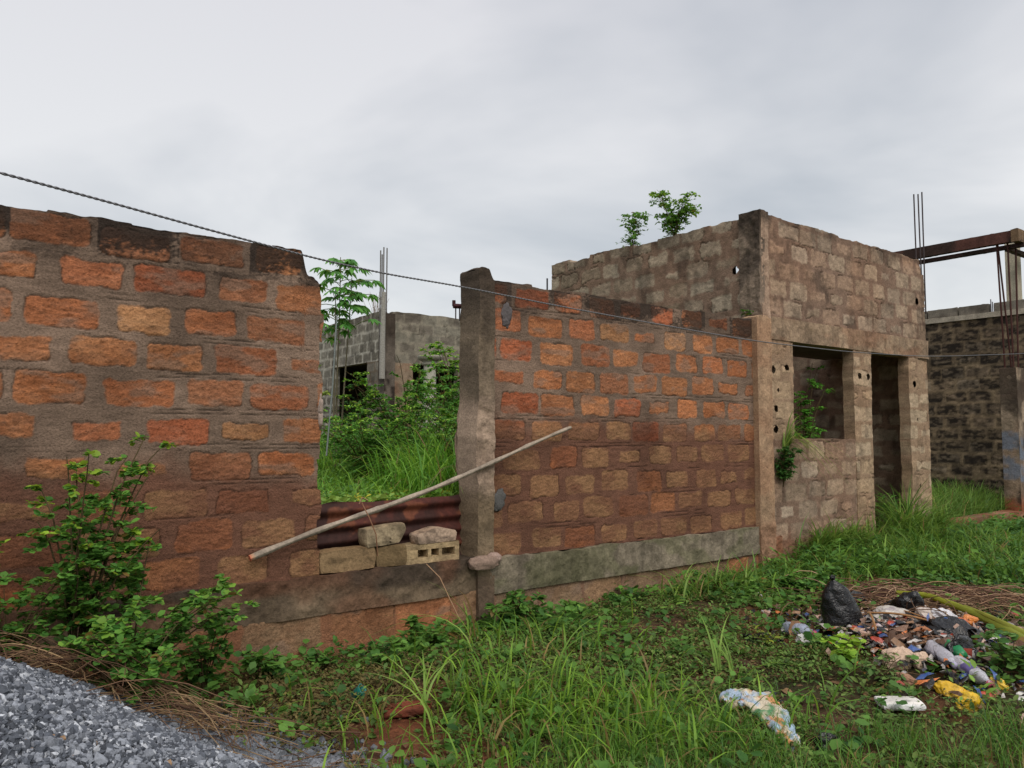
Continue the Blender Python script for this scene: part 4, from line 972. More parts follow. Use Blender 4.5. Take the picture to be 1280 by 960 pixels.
for (x, y, D, H, Rd, n, lab, tm, ls) in (
    (345, 835, 5.15, .24, .22, 260, 'round-leaved weed sprouting under the left plinth, next to the sprawling shrub', RD, .055),
    (405, 825, 5.3, .20, .16, 150, 'small round-leaved weed in the middle of the left plinth foot', RD, .055),
    (470, 845, 5.2, .26, .20, 200, 'pale-leaved weed above the turquoise cup', RD, .06),
    (530, 800, 5.75, .30, .26, 330, 'dark heart-leaved weed at the foot of the plinth left of the pillar', OV, .075),
    (640, 775, 6.6, .34, .36, 480, 'climbing heart-leaved weed at the foot of the orange wall beside the pillar', OV, .075),
    (905, 745, 8.0, .26, .40, 420, 'spread of lush round leaves by the base of the pilaster', RD, .07),
    (1000, 742, 7.6, .22, .35, 380, 'lush green weed behind the black rubbish bag', RD, .065)):
    plant('weed', lab, 'weed', fp(x, y, D), H=H, Rd=Rd, nst=7, nleaf=n, tmpl=tm, ls=ls, ca=s2l(58, 102, 46), cb=s2l(108, 150, 64), up=.6, twigs=2, spray=.10)
plant('weed', 'bright yellow-green weed growing at the foot of the black rubbish bag', 'weed', gp(1055, 845), H=.16, Rd=.16, nst=7, nleaf=90, tmpl=RD, ls=.062, ca=s2l(112, 154, 48), cb=s2l(160, 196, 66), up=.7, twigs=2, spray=.07)
plant('weed', 'bushy round-leaved weed at the right edge beside the yellow stalks', 'weed', gp(1266, 872), H=.30, Rd=.24, nst=9, nleaf=420, tmpl=RD, ls=.052, ca=s2l(66, 108, 54), cb=s2l(112, 148, 72), up=.7, twigs=3, spray=.10)
plant('weed', 'dull green weed growing in front of the beige cloth', 'weed', gp(1102, 872), H=.18, Rd=.16, nst=7, nleaf=150, tmpl=OV, ls=.045, ca=s2l(74, 106, 56), cb=s2l(120, 146, 76), up=.7, twigs=2, spray=.08)
plant('weed', 'scraggly yellowish weed on bare soil left of the plastic bottle', 'weed', gp(962, 818), H=.17, Rd=.16, nst=7, nleaf=80, tmpl=OV, ls=.035, ca=s2l(110, 140, 54), cb=s2l(170, 180, 70), up=.7, twigs=2, spray=.08)
# on and in the masonry
w = WX(786, 300, 8.0); 
plant('sapling', 'spindly sapling growing on the building flank wall, left of its bushier neighbour', 'sapling', (8.08, w[1], 4.05), H=.72, Rd=.16, nst=6, nleaf=1000, tmpl=OV, ls=.05, ca=s2l(78, 130, 58), cb=s2l(128, 176, 80), up=.9, twigs=4, spray=.18)
w = WX(838, 285, 8.0)
plant('sapling', 'bushy feathery sapling growing on the building flank wall', 'sapling', (8.08, w[1], 4.08), H=.80, Rd=.30, nst=11, nleaf=2600, tmpl=OV, ls=.05, ca=s2l(76, 124, 52), cb=s2l(122, 172, 68), up=.9, tipc=s2l(140, 180, 60), twigs=4, spray=.20)
w = W(972, 600, YF)
t = thing('plant', 'tuft of long grass and fern sprouting from a hole in the pier under the window', 'plant', (w[0] + .05, YF - .06, w[2]))
f = MB(); s = MB(); bush(f, s, (w[0] + .04, YF - .05, w[2] - .08), H=.52, Rd=.13, nst=14, nleaf=1600, tmpl=OV, ls=.045, ca=SG1, cb=s2l(76, 116, 56), lean=(0, -.06), up=.9, twigs=2, spray=.09)
f.build('foliage', M['leaf'], t); s.build('stem', M['bark'], t)
f = MB(); n = 60; bs = np.array([w[0] + .10, YF - .05, w[2] + .30]) + rng.normal(0, .025, (n, 3)) * [1, .3, 1]
blades(f, bs, rng.uniform(.35, .85, n), np.full(n, .014), .85, s2l(86, 124, 52), s2l(150, 170, 84), seg=9, az=rng.normal(-.25, .45, n), drop=1.35); f.build('blade', M['grass'], t)
plant('weed', 'tiny weed rooted in the crack above the right end of the orange wall', 'weed', (7.90, 5.60, 2.90), H=.16, Rd=.08, nst=4, nleaf=50, tmpl=OV, ls=.05, ca=SG1, cb=SG2, up=.8, twigs=2, spray=.06)
q = P(1006, 560, 10.3); 
plant('bush', 'bright green bush growing inside the empty window', 'bush', (q[0], max(q[1], 5.9), .2), H=2.3, Rd=.40, nst=28, nleaf=7000, tmpl=OV, ls=.05, ca=s2l(62, 124, 44), cb=s2l(118, 180, 66), up=.9, twigs=3, spray=.2)
q = P(1120, 640, 11.6)
plant('bush', 'low green bush inside the empty doorway', 'bush', (q[0], max(q[1], 5.8), .2), H=.55, Rd=.3, nst=8, nleaf=500, tmpl=OV, ls=.06, ca=SG1, cb=SG2, up=.7, twigs=3, spray=.15)
# in the compound
B1 = s2l(64, 116, 46); B2 = s2l(112, 164, 66)
for (x, D, H, Rd, n, lab, tm, ls) in (
    (512, 10.2, 1.72, .75, 15000, 'big leafy green bush in front of the round porch column', OV, .046),
    (462, 9.0, 1.05, .80, 11000, 'low rounded green bush in the middle of the fence gap', OV, .042),
    (548, 8.8, .95, .5, 5000, 'small green bush close behind the pillar in the fence gap', OV, .042),
    (572, 12.0, 2.3, .7, 6000, 'tall green bush behind the pillar, seen through the gap', OV, .07),
    (430, 11.5, .95, .8, 2600, 'green bush below the dark opening of the unfinished house', OV, .06)):
    q = P(x, 560, D)
    plant('bush', lab, 'bush', (q[0], q[1], float(G(q[0], q[1])) - .02), H=H, Rd=Rd * 1.2, nst=26, nleaf=n, tmpl=tm, ls=ls, ca=B1, cb=B2, up=.65, tipc=s2l(150, 190, 70), twigs=4, spray=.26)
q = P(440, 500, 18.6)
plant('creeper', 'dark leafy creeper filling the opening in the flank of the unfinished house', 'creeper', (HX + .5, (yA + yB) / 2, .9), H=2.2, Rd=1.1, nst=16, nleaf=2400, tmpl=OV, ls=.10, ca=s2l(40, 74, 36), cb=s2l(72, 116, 50), up=.8, twigs=4, spray=.4)
q = P(437, 470, 16.8)
plant('creeper', 'yellowish creeper hanging at the corner of the dark opening', 'creeper', (q[0] - .9, q[1], 1.0), H=2.2, Rd=.35, nst=6, nleaf=500, tmpl=OV, ls=.10, ca=s2l(96, 128, 56), cb=s2l(160, 176, 76), up=.9, twigs=3, spray=.3)
q = P(472, 390, 20)
t = thing('dry_bush', 'bare dry grey twigs standing behind the corner of the unfinished house', 'bush', (q[0], q[1], 4.0))
s = MB()
for i in range(46):
    az = rng.uniform(0, 6.28); o = rng.uniform(.05, .5); h = rng.uniform(.5, 1.25)
    t_ = np.linspace(0, 1, 6); s_pts = np.array([q[0], q[1], 3.95]) + np.stack([np.cos(az) * o * t_ ** 1.5, np.sin(az) * o * t_ ** 1.5, h * t_], -1) + rng.normal(0, .02, (6, 3))
    tube(s, s_pts, np.linspace(.009, .004, 6), s2l(150, 138, 128), 4, cap=False)
s.build('twig', M['bark'], t)
# palmate-leaved tree behind the left wall
tq = P(421, 560, 10.2); tree = thing('tree', 'young palmate-leaved tree with drooping green leaves, behind the broken end of the left wall', 'tree', (tq[0], tq[1], .9))
s = MB(); f = MB()
tops = []
for (dx, hh) in ((0, P(421, 322, 10.2)[2]), (.10, P(428, 345, 10.2)[2]), (-.04, P(415, 360, 10.2)[2])):
    t_ = np.linspace(0, 1, 10); pts = np.array([tq[0] + dx * .6, tq[1] + dx * .3, .85]) + np.stack([dx * t_ * 1.2, .03 * np.sin(t_ * 5), (hh - .85) * t_], -1)
    tube(s, pts, np.linspace(.017, .005, 10), s2l(104, 96, 78), 7, cap=False); tops.append(pts[-1])
lp, ld, lnn = [], [], []
for tp in tops:
    for j in range(24):
        zc = tp[2] - .04 - .72 * rng.random() ** 1.2; az = j * 2.4 + rng.normal(0, .3); ln_ = rng.uniform(.10, .34)
        dr = np.array([math.cos(az), math.sin(az), rng.uniform(0, .5)]); a0 = np.array([tp[0], tp[1], zc]); a1 = a0 + dr * ln_
        tube(s, [a0, (a0 + a1) / 2 + [0, 0, .015], a1], .005, s2l(120, 130, 70), 4, cap=False)
        for k in range(7):
            a2 = az + (k - 3) * .55
            lp.append(a1); ld.append([math.cos(a2), math.sin(a2), -.35 - .25 * rng.random()]); lnn.append(rng.uniform(.13, .20) * (1 - .09 * abs(k - 3)))
n = len(lp)
inst(f, LN[0] * [1.5, 1, 1], LN[1], np.array(lp), frames(np.array(ld), np.array([0, 0, 1.0]) + rng.normal(0, .2, (n, 3))), np.array(lnn), gcols(n, s2l(64, 116, 52), s2l(108, 164, 74)))
f.build('crown', M['leaf'], tree); s.build('trunk', M['bark'], tree)
# ------------------------------------------------------------------ dry stalks
def stalks(mb, A, B_, n, wid, ln, rad, dz, cols, arch=.12):
    A = np.asarray(A, float); B_ = np.asarray(B_, float)
    for i in range(n):
        t0 = rng.random(); c = A + (B_ - A) * t0 + np.r_[rng.normal(0, wid, 2), 0]
        d = nrm(B_ - A) + np.r_[rng.normal(0, .7, 2), 0]; d[2] = 0; d = nrm(d); L_ = ln * rng.uniform(.4, 1.2)
        t_ = np.linspace(-.5, .5, 6); pts = c + d * (t_ * L_)[:, None]
        pts += np.cumsum(rng.normal(0, .012, (6, 3)), 0)
        pts[:, 2] = [surf(p_[0], p_[1]) for p_ in pts]; pts[:, 2] = pts[:, 2] * .5 + pts[:, 2].mean() * .5 + dz * rng.random() + arch * rng.random() * np.cos(t_ * 3)
        pts[:, 1] = np.minimum(pts[:, 1], 5.38)
        cc = cols[rng.integers(len(cols))] * rng.uniform(.6, 1.2)
        tube(mb, pts, rad * rng.uniform(.5, 1.3), cc, 4, cap=False)
ST = [s2l(128, 100, 74), s2l(108, 82, 62), s2l(94, 70, 54), s2l(150, 124, 92)]
b = MB()
stalks(b, fp(-20, 790, 3.9), fp(110, 850, 3.95), 110, .12, .5, .0024, .10, ST)
stalks(b, fp(110, 850, 3.95), fp(300, 920, 3.75), 150, .12, .55, .0022, .12, ST)
stalks(b, fp(300, 940, 3.7), fp(480, 965, 3.6), 50, .12, .5, .0022, .03, ST, .03)
tag(b.build('dry_stalks', M['straw']), 'matted dry brown stalks along the upper edge of the gravel heap', 'dry stalks', kind='stuff')
b = MB()
stalks(b, gp(1075, 752), gp(1290, 775), 380, .22, .75, .0040, .10, [s2l(150, 116, 90), s2l(120, 88, 70), s2l(98, 70, 58), s2l(170, 140, 112)])
stalks(b, gp(1100, 790), gp(1290, 790), 120, .25, .55, .0035, .12, ST)
tag(b.build('dry_stalks', M['straw']), 'heap of dry brown straw behind the rubbish, under the yellow-green stalks', 'dry stalks', kind='stuff')
b = MB()
stalks(b, gp(600, 900), gp(1150, 860), 60, .6, .35, .0022, .02, ST, .02)
tag(b.build('dead_stems', M['straw']), 'scattered dead stems lying among the ground cover', 'dead stems', kind='stuff')
# ------------------------------------------------------------------ rubbish
RZ = math.atan2(-VX, VY)
def junk(name, x0, x1, y0, y1, col, mat, label, cat, seed, k=.45, n=44, rz=0.0, dz=.62, lift=0.0, flat=.85, cols=None, f=1.0, group=None):
    g = gp((x0 + x1) / 2, y1); g[2] += lift
    s_ = (g[0] * VX + g[1] * VY) / F
    w = (x1 - x0) * s_ / 2 / math.cos(rz) ** .5; h = (y1 - y0) * s_
    dep = min(w, h * .9 / .5) * .75
    c = g + np.array([VX, VY, 0]) * dep * .8; c[2] = float(G(c[0], c[1])) + lift + h * dz / 2 * .8
    b = MB(); th_n = n
    th, ph = np.meshgrid(np.linspace(0, 2 * math.pi, n * 2), np.linspace(0, math.pi, n), indexing='ij')
    d = np.stack([np.cos(th) * np.sin(ph), np.sin(th) * np.sin(ph), np.cos(ph)], -1).reshape(-1, 3)
    n1 = fb3(d * f + seed * 1.3, 1.3, 3, seed); n2_ = fb3(d * f - seed, 4.5, 3, seed + 8)
    r = 1 + k * 2.8 * (n1 - .5) + k * .7 * (n2_ - .5)
    q = d * r[:, None]
    rr_ = np.random.default_rng(seed * 31 + 5)                      # sharp folds, as in crumpled film
    for _ in range(16):
        nn = nrm(rr_.normal(size=3)); oo = nrm(rr_.normal(size=3)); c_ = rr_.uniform(-.7, .7)
        q = q - oo * (np.abs(q @ nn - c_) - .35)[:, None] * rr_.uniform(.08, .26) * (k / .5)
    q = q / np.percentile(np.abs(q), 97, axis=0)
    q = q * np.array([w, dep, h * dz / 1.3])
    a = RZ + rz; q = np.stack([q[:, 0] * math.cos(a) - q[:, 1] * math.sin(a), q[:, 0] * math.sin(a) + q[:, 1] * math.cos(a), q[:, 2]], -1) + c
    low = np.array([float(v_) for v_ in G(q[:, 0], q[:, 1])]) - .012 + lift
    q[:, 2] = np.maximum(q[:, 2], low)
    cc = np.asarray(col) * (.75 + .5 * fb3(d + seed, 2.5, 3, seed + 9))[:, None]
    if cols is not None:
        for j, cx in enumerate(cols):
            m_ = ss(.52, .58, fb3(d * 1.0 + seed * (j + 2.3), 3.0, 3, seed + 20 + j * 7))
            cc = cc * (1 - m_[:, None]) + np.asarray(cx) * m_[:, None]
    b.grid(q.reshape(2 * n, n, 3), cc.reshape(2 * n, n, 3), flip=True)
    return tag(b.build(name, M[mat], origin=(c[0], c[1], float(G(c[0], c[1])))), label, cat, group)
BLK = s2l(15, 15, 17); CLR = s2l(196, 194, 196); BEI = s2l(206, 178, 156)
# the big black bag: gathered, standing up, with a pointed knotted top
g = gp(1060, 806); s_ = (g[0] * VX + g[1] * VY) / F
bag = thing('rubbish_bag', 'upright glossy black plastic rubbish bag with a pointed top', 'bag', g)
b = MB(); n = 60
th, v = np.meshgrid(np.linspace(0, 2 * math.pi, n * 2), np.linspace(0, 1, n), indexing='ij')
prof = np.interp(v, [0, .04, .2, .45, .65, .82, .93, 1], [.60, .90, 1.0, 1.0, .92, .66, .36, .05])
d_ = np.stack([np.cos(th), np.sin(th), v * 2], -1).reshape(-1, 3)
lowf = fb3(d_ + 4, .9, 3, 71).reshape(th.shape)
rad = 25 * s_ * prof * (.72 + .6 * lowf)
hgt = 66 * s_
p = np.stack([rad * np.cos(th), rad * np.sin(th) * .75, v * hgt], -1).reshape(-1, 3)
rr_ = np.random.default_rng(12)
for _ in range(26):
    nn = nrm(rr_.normal(size=3) * [1, 1, .6]); oo = nrm(rr_.normal(size=3) * [1, 1, .4]); c_ = rr_.uniform(-.14, .14)
    p = p - oo * [1, 1, .5] * (np.abs((p - [0, 0, hgt * .5]) @ nn - c_) - .07)[:, None] * rr_.uniform(.05, .20)
p = p.reshape(th.shape + (3,)); p[..., 2] = np.maximum(p[..., 2], 0) * hgt / p[..., 2].max(); p[..., :2] *= 28 * s_ / np.abs(p[..., :1]).max()
p = p + .006 * (fb3(p.reshape(-1, 3), 40, 3, 76).reshape(th.shape)[..., None] - .5)
lean_ = np.array([RT[0], RT[1], 0]) * (-15 * s_)
a = RZ; p = np.stack([p[..., 0] * math.cos(a) - p[..., 1] * math.sin(a), p[..., 0] * math.sin(a) + p[..., 1] * math.cos(a), p[..., 2]], -1) + (v ** 1.5)[..., None] * lean_
tipp = p[:, -1].mean(0) + g
b.grid(p + g + [0, 0, -.015], BLK, flip=True); b.build('sack', M['black'], bag)
b = MB(); lump(b, tipp + np.array([0, 0, .0]), (.024, .018, .02), BLK, 81, .6); b.build('knot', M['black'], bag)
J = junk
J('rubbish_bag', 1052, 1085, 736, 762, BLK, 'black', 'small black plastic bag behind the big upright one', 'bag', 3, .5)
J('rubbish_bag', 1108, 1136, 762, 792, BLK, 'black', 'black torn plastic bag right of the upright bag, above the clear plastic sheet', 'bag', 4, .5, lift=.05)
J('rubbish_bag', 1128, 1166, 758, 800, BLK, 'black', 'crumpled black bag beside the dry straw', 'bag', 5, .5, lift=.06)
J('rubbish_bag', 1158, 1222, 806, 832, BLK, 'black', 'long black plastic sheet spilling over the middle of the rubbish', 'bag', 6, .5, lift=.04, rz=-.25)
J('rubbish_bag', 1186, 1228, 818, 852, s2l(24, 23, 26), 'black', 'black bag bunched beside the green bottle', 'bag', 7, .5, lift=.02)
J('rubbish_bag', 1030, 1046, 782, 802, BLK, 'black', 'small black scrap of bag pressed against the left of the upright bag', 'bag', 8, .5)
J('rubbish_bag', 948, 982, 864, 884, BLK, 'black', 'small black bag alone among the weeds above the printed sack', 'bag', 9, .5)
J('rubbish_bag', 1024, 1052, 914, 944, BLK, 'black', 'black bag half hidden in the grass right of the printed sack', 'bag', 10, .5)
J('rubbish_bag', 934, 968, 793, 815, BLK, 'black', 'flat black strip of plastic on bare soil left of the blue-grey bottle', 'bag', 11, .5, rz=-.4)
J('plastic_bag', 1100, 1149, 782, 808, s2l(200, 192, 182), 'poly', 'long pale clear plastic bag in the middle of the rubbish', 'bag', 12, .4, cols=[s2l(170, 160, 160)], rz=-.3, lift=.04)
J('plastic_bag', 1150, 1178, 778, 802, s2l(204, 188, 176), 'poly', 'small off-white plastic bag between black bags', 'bag', 13, .5, lift=.05)
J('plastic_bag', 1172, 1204, 780, 804, s2l(218, 216, 220), 'poly', 'white torn plastic bag at the right of the rubbish', 'bag', 14, .55, lift=.05)
J('cloth', 1036, 1078, 794, 812, s2l(170, 150, 132), 'cloth', 'beige rag at the foot of the upright black bag', 'cloth', 15, .4)
J('cloth', 1108, 1142, 826, 858, BEI, 'cloth', 'pinkish beige cloth lump, the left one of two touching each other', 'cloth', 16, .4)
J('cloth', 1140, 1168, 828, 858, s2l(216, 188, 164), 'cloth', 'pinkish beige cloth lump next to the clear crushed bottle', 'cloth', 17, .4)
J('packet', 1071, 1090, 790, 804, s2l(200, 56, 40), 'poly', 'crumpled red packet right of the upright black bag', 'packet', 18, .5)
J('packet', 1073, 1090, 802, 818, s2l(40, 82, 150), 'poly', 'crumpled blue packet below the red one', 'packet', 19, .5)
J('packet', 1092, 1112, 800, 817, s2l(206, 190, 190), 'poly', 'pale packet with red and blue print', 'packet', 20, .5, cols=[s2l(176, 60, 60), s2l(90, 120, 180)])
J('packet', 1180, 1198, 814, 826, s2l(48, 92, 160), 'poly', 'small blue scrap on the black plastic sheet', 'packet', 21, .5, lift=.09)
J('packet', 1194, 1216, 812, 826, s2l(206, 108, 58), 'poly', 'orange-red scrap right of the blue scrap', 'packet', 22, .5, lift=.08)
J('packet', 1208, 1228, 803, 819, s2l(216, 130, 60), 'poly', 'bright orange scrap at the right side of the rubbish', 'packet', 23, .5, lift=.08)
J('packet', 1082, 1096, 772, 784, s2l(222, 170, 52), 'poly', 'small yellow scrap behind the upright black bag', 'packet', 24, .5, lift=.03)
J('packet', 1144, 1172, 812, 830, s2l(176, 120, 88), 'cloth', 'brown crumpled paper strip in the middle of the rubbish', 'packet', 25, .6, lift=.03)
J('packet', 1128, 1148, 818, 830, s2l(214, 202, 178), 'cloth', 'small cream paper scrap above the beige cloths', 'packet', 26, .6, lift=.02)
J('packet', 1174, 1188, 772, 784, s2l(84, 120, 176), 'poly', 'tiny blue scrap behind the white torn bag', 'packet', 27, .5, lift=.05)
J('packet', 1098, 1124, 773, 784, s2l(176, 140, 116), 'cloth', 'tan crushed carton behind the clear plastic bag', 'carton', 28, .4, lift=.05)
J('plastic_bag', 1176, 1212, 868, 888, s2l(226, 180, 40), 'poly', 'yellow plastic bag, the left part of the yellow pair at the bottom of the rubbish', 'bag', 29, .5, rz=-.3)
J('plastic_bag', 1204, 1238, 874, 902, s2l(232, 188, 38), 'poly', 'larger creased yellow plastic bag at the bottom of the rubbish', 'bag', 30, .5)
J('packet', 1242, 1264, 864, 880, s2l(228, 190, 60), 'poly', 'small yellow packet right of the yellow bags', 'packet', 31, .5)
J('packet', 1226, 1248, 878, 890, s2l(204, 92, 66), 'poly', 'reddish torn wrapper beside the yellow bags', 'packet', 32, .5, cols=[s2l(210, 200, 205)])
J('packet', 996, 1022, 806, 822, s2l(206, 204, 200), 'poly', 'white crumpled scrap below the blue-grey bottle', 'packet', 33, .5)
J('packet', 1016, 1034, 783, 796, s2l(206, 160, 150), 'poly', 'pale pink scrap left of the upright black bag', 'packet', 34, .5)
J('plastic_bag', 1124, 1152, 856, 874, s2l(160, 124, 102), 'cloth', 'brown rag sinking into the weeds below the beige cloths', 'cloth', 35, .5)
J('packet', 1274, 1290, 878, 890, s2l(226, 222, 214), 'poly', 'white scrap at the right edge of the picture', 'packet', 36, .4)
cl_ = np.array([gp(905, 897), gp(925, 893), gp(945, 897), gp(962, 912), gp(976, 927), gp(986, 940), gp(991, 952)])
cl_[:, 2] += np.array([.05, .07, .08, .07, .06, .05, .05])
t_ = np.linspace(0, 6, 70); ax_ = np.stack([np.interp(t_, np.arange(7), cl_[:, k]) for k in range(3)], -1)
for k in range(3): ax_[3:-3, k] = np.convolve(ax_[:, k], np.ones(7) / 7, 'valid')
wv = np.interp(t_, [0, .4, 1.5, 3, 4, 5, 6], [.02, .085, .12, .09, .065, .05, .035])
th = np.linspace(0, 2 * math.pi, 40); tg = nrm(np.gradient(ax_, axis=0)); sdv = nrm(np.cross(tg, [0, 0, 1.0]))
uu_, vv_ = np.meshgrid(t_, th, indexing='ij')
pr_ = .75 + .5 * fbm(uu_ * 1.5, np.cos(vv_) * 1.5 + 3, 3, 61)
p = ax_[:, None] + sdv[:, None] * (np.cos(vv_) * wv[:, None] * pr_)[..., None] + np.array([0, 0, 1.0]) * ((np.sin(vv_) * .028 + .05 * (fbm(uu_ * 3, np.cos(vv_) * 2.5 + 5, 3, 62) - .4) + .02 * np.abs(fbm(uu_ * 6, np.cos(vv_) * 4, 2, 63) * 2 - 1)) )[..., None]
cc = s2l(214, 200, 176) * (.85 + .3 * fbm(uu_ * 3, vv_ * 2, 2, 64))[..., None]
cc = mixc(cc, s2l(96, 140, 100), ss(.5, .6, fbm(uu_ * 2.2, np.cos(vv_) * 2 + 2, 3, 65))); cc = mixc(cc, s2l(206, 150, 104), ss(.54, .62, fbm(uu_ * 2, np.cos(vv_) * 2 + 9, 3, 66)))
cc = mixc(cc, s2l(168, 190, 214), ss(.55, .62, fbm(uu_ * 1.6, np.cos(vv_) * 2 + 19, 3, 67)) * .9)
b = MB(); b.grid(p, cc)
tag(b.build('sack', M['cloth'], origin=gp(950, 915)), 'torn strip of printed sack with green and orange pattern lying in the grass', 'sack')
rg_ = np.random.default_rng(5)
scraps = MB()
# loose litter: film scraps, paper and leaf fragments too small to count
N = 2300; lb = MB()
lx = rng.normal(0, 1, N); ly = rng.normal(0, 1, N)
gx0 = np.array([WZ(1145, 825), WZ(1195, 835), WZ(1090, 800), WZ(1180, 800)])[rng.integers(0, 4, N)]
bx = gx0[:, 0] + lx * .30 * RT[0] + ly * .42 * VX; by = gx0[:, 1] + lx * .30 * RT[1] + ly * .42 * VY
cl = np.array([s2l(16, 16, 18)] * 10 + [s2l(110, 78, 56)] * 5 + [s2l(150, 112, 80)] * 3 + [s2l(200, 192, 186)] * 3 + [s2l(196, 160, 140)] * 3 + [s2l(60, 90, 150), s2l(180, 70, 50), s2l(210, 120, 60)])[rng.integers(0, 27, N)] * rng.uniform(.6, 1.15, (N, 1))
tvv = np.array([(-.5, -.5, 0), (.1, -.6, .15), (.6, -.3, -.1), (-.6, .1, .12), (.05, .05, .3), (.5, .15, .05), (-.35, .6, -.05), (.1, .5, .18), (.55, .55, 0)])
inst(lb, tvv, [(0, 1, 4), (0, 4, 3), (1, 2, 5), (1, 5, 4), (3, 4, 7), (3, 7, 6), (4, 5, 8), (4, 8, 7)], onground(bx, by, .02) + np.stack([0 * bx, 0 * bx, rng.random(N) * .05], -1), frames(rng.normal(size=(N, 3)) * [1, 1, .4], np.array([0, 0, 1.0]) + rng.normal(0, .5, (N, 3))), np.stack([rng.gamma(3, .014, N) + .012, rng.gamma(3, .012, N) + .012, np.full(N, .05)], -1), cl, .9)
tag(lb.build('litter', M['poly'], smooth=False), 'fine litter of film scraps and paper strewn through the rubbish', 'litter', kind='stuff')
# foam tray
g = gp(1125, 899); s_ = (g[0] * VX + g[1] * VY) / F; b = MB()
rough_block(b, g + [0, 0, .045], (52 * s_, .14, .034), s2l(232, 230, 228), 41, RZ - .05, .05)
tag(b.build('foam_tray', M['foam'], origin=g), 'white foam slab lying in the grass in front of the rubbish', 'foam')
# bottles
def crush(mb):                                      # dents of a trodden bottle
    for k in range(len(mb.v)):
        v_ = mb.v[k]; mb.v[k] = v_ + .05 * (np.stack([fb3(v_ + o_, 14, 2, 33 + o_) for o_ in (1, 2, 3)], -1) - .5) * [1, 1, .8]
        mb.c[k] = mb.c[k] * (.6 + .7 * fb3(v_, 30, 3, 41))[:, None]
def bottle(x0, y0, x1, y1, rad, col, label, capc, band=None, lift=.03, mat='clear', cat='bottle'):
    a = gp(x0, y0); c = gp(x1, y1); a[2] += rad * .9 + lift; c[2] += rad * .9 + lift
    L_ = np.linalg.norm(c - a); ax = (c - a) / L_
    t = thing('bottle', label, cat, a)
    b = MB(); pr = [(0, 0), (rad * .8, .004), (rad, .02 * 1), (rad * .96, L_ * .25), (rad, L_ * .3), (rad, L_ * .62), (rad * .9, L_ * .72), (rad * .45, L_ * .86), (rad * .34, L_ * .9), (rad * .34, L_ * .96)]
    lathe(b, a, pr, col, 24, ax); crush(b); b.build('body', M[mat], t)
    if band is not None:
        b = MB(); lathe(b, a, [(rad * 1.02, L_ * .33), (rad * 1.03, L_ * .46), (rad * 1.02, L_ * .6)], band, 24, ax); crush(b); b.build('label_band', M['poly'], t)
    b = MB(); lathe(b, a, [(rad * .42, L_ * .94), (rad * .42, L_ * 1.0), (0, L_ * 1.0)], capc, 16, ax); b.build('cap', M['poly'], t)
bottle(980, 806, 1020, 818, .042, s2l(190, 200, 220), 'blue-grey crushed plastic bottle on bare soil left of the black bag', s2l(190, 80, 110))
bottle(1164, 846, 1196, 868, .042, s2l(228, 224, 234), 'clear crushed plastic bottle between the beige cloths and the green bottle', s2l(170, 165, 190), band=None)
bottle(1196, 862, 1240, 886, .042, s2l(230, 228, 236), 'clear plastic bottle with a purple label band above the yellow bags', s2l(186, 90, 110), band=s2l(104, 94, 150))
bottle(1204, 858, 1186, 842, .034, s2l(36, 140, 84), 'green plastic bottle among the black bags', s2l(40, 120, 80), lift=.04, mat='poly')
# turquoise cup and broken tile
g = gp(447, 879); t = thing('cup', 'small turquoise plastic cup lying in the weeds left of the pole shadow', 'cup', g); t['label'] = 'small turquoise plastic cup lying in the weeds below the left plinth'
b = MB(); lathe(b, g + [0, 0, .035], [(0, -.04), (.026, -.04), (.038, .035), (.040, .04), (.035, .038), (.024, -.03), (0, -.03)], s2l(36, 128, 116), 24, (.5, -.5, .5)); b.build('bowl', M['poly'], t)
g = gp(510, 896); b = MB(); rough_block(b, g + [0, 0, .03], (.25, .16, .035), s2l(134, 74, 56), 43, RZ, .25, tilt=.12)
tag(b.build('clay_slab', M['conc'], origin=g), 'broken reddish clay slab lying on bare red soil', 'slab')
# sticks
for i, (xa, ya, xb, yb, lab, r_) in enumerate(((1086, 806, 1160, 822, 'thin brown stick lying across the middle of the rubbish', .008), (1100, 793, 1152, 812, 'thin dark twig crossing the pale clear plastic bag', .005), (1088, 806, 1096, 830, 'short curved straw-coloured stick below the blue packet', .008))):
    a = gp(xa, ya); c = gp(xb, yb); a[2] += .12; c[2] += .10; b = MB(); t_ = np.linspace(0, 1, 8)[:, None]
    tube(b, a + (c - a) * t_ + [0, 0, .02] * np.sin(t_ * 3), r_, s2l(160, 118, 78), 6); tag(b.build('stick', M['wood'], origin=a), lab, 'stick')
# yellow-green stalks
def stalk(pts, r0, r1, label, c1, c2):
    q = np.array(pts); t_ = np.linspace(0, len(q) - 1, 40); pp = np.stack([np.interp(t_, np.arange(len(q)), q[:, k]) for k in range(3)], -1)
    for k in range(3): pp[2:-2, k] = np.convolve(pp[:, k], np.ones(5) / 5, 'valid')
    b = MB(); cc = mixc(c1, c2, np.linspace(0, 1, 40)) * (.8 + .4 * fbm(np.linspace(0, 12, 40), np.zeros(40), 3, 5))[:, None]
    tube(b, pp, np.linspace(r0, r1, 40), cc, 8); tag(b.build('leaf_stalk', M['grass'], origin=q[0]), label, 'stalk')
def gl(x, y, z):
    q = WZ(x, y, z + .05); q[2] = max(q[2], float(G(q[0], q[1])) + .07); return q
stalk([gl(1122, 741, .10), gl(1160, 744, .14), gl(1195, 757, .16), gl(1230, 772, .16), gl(1262, 790, .16), gl(1300, 812, .14)], .020, .036, 'long thick yellow-green leaf stalk lying across the dry straw', s2l(176, 182, 70), s2l(150, 160, 66))
stalk([gl(1206, 758, .17), gl(1235, 770, .19), gl(1262, 783, .19), gl(1310, 804, .16)], .014, .026, 'second shorter yellow-green leaf stalk lying on the long one', s2l(158, 160, 72), s2l(166, 172, 76))
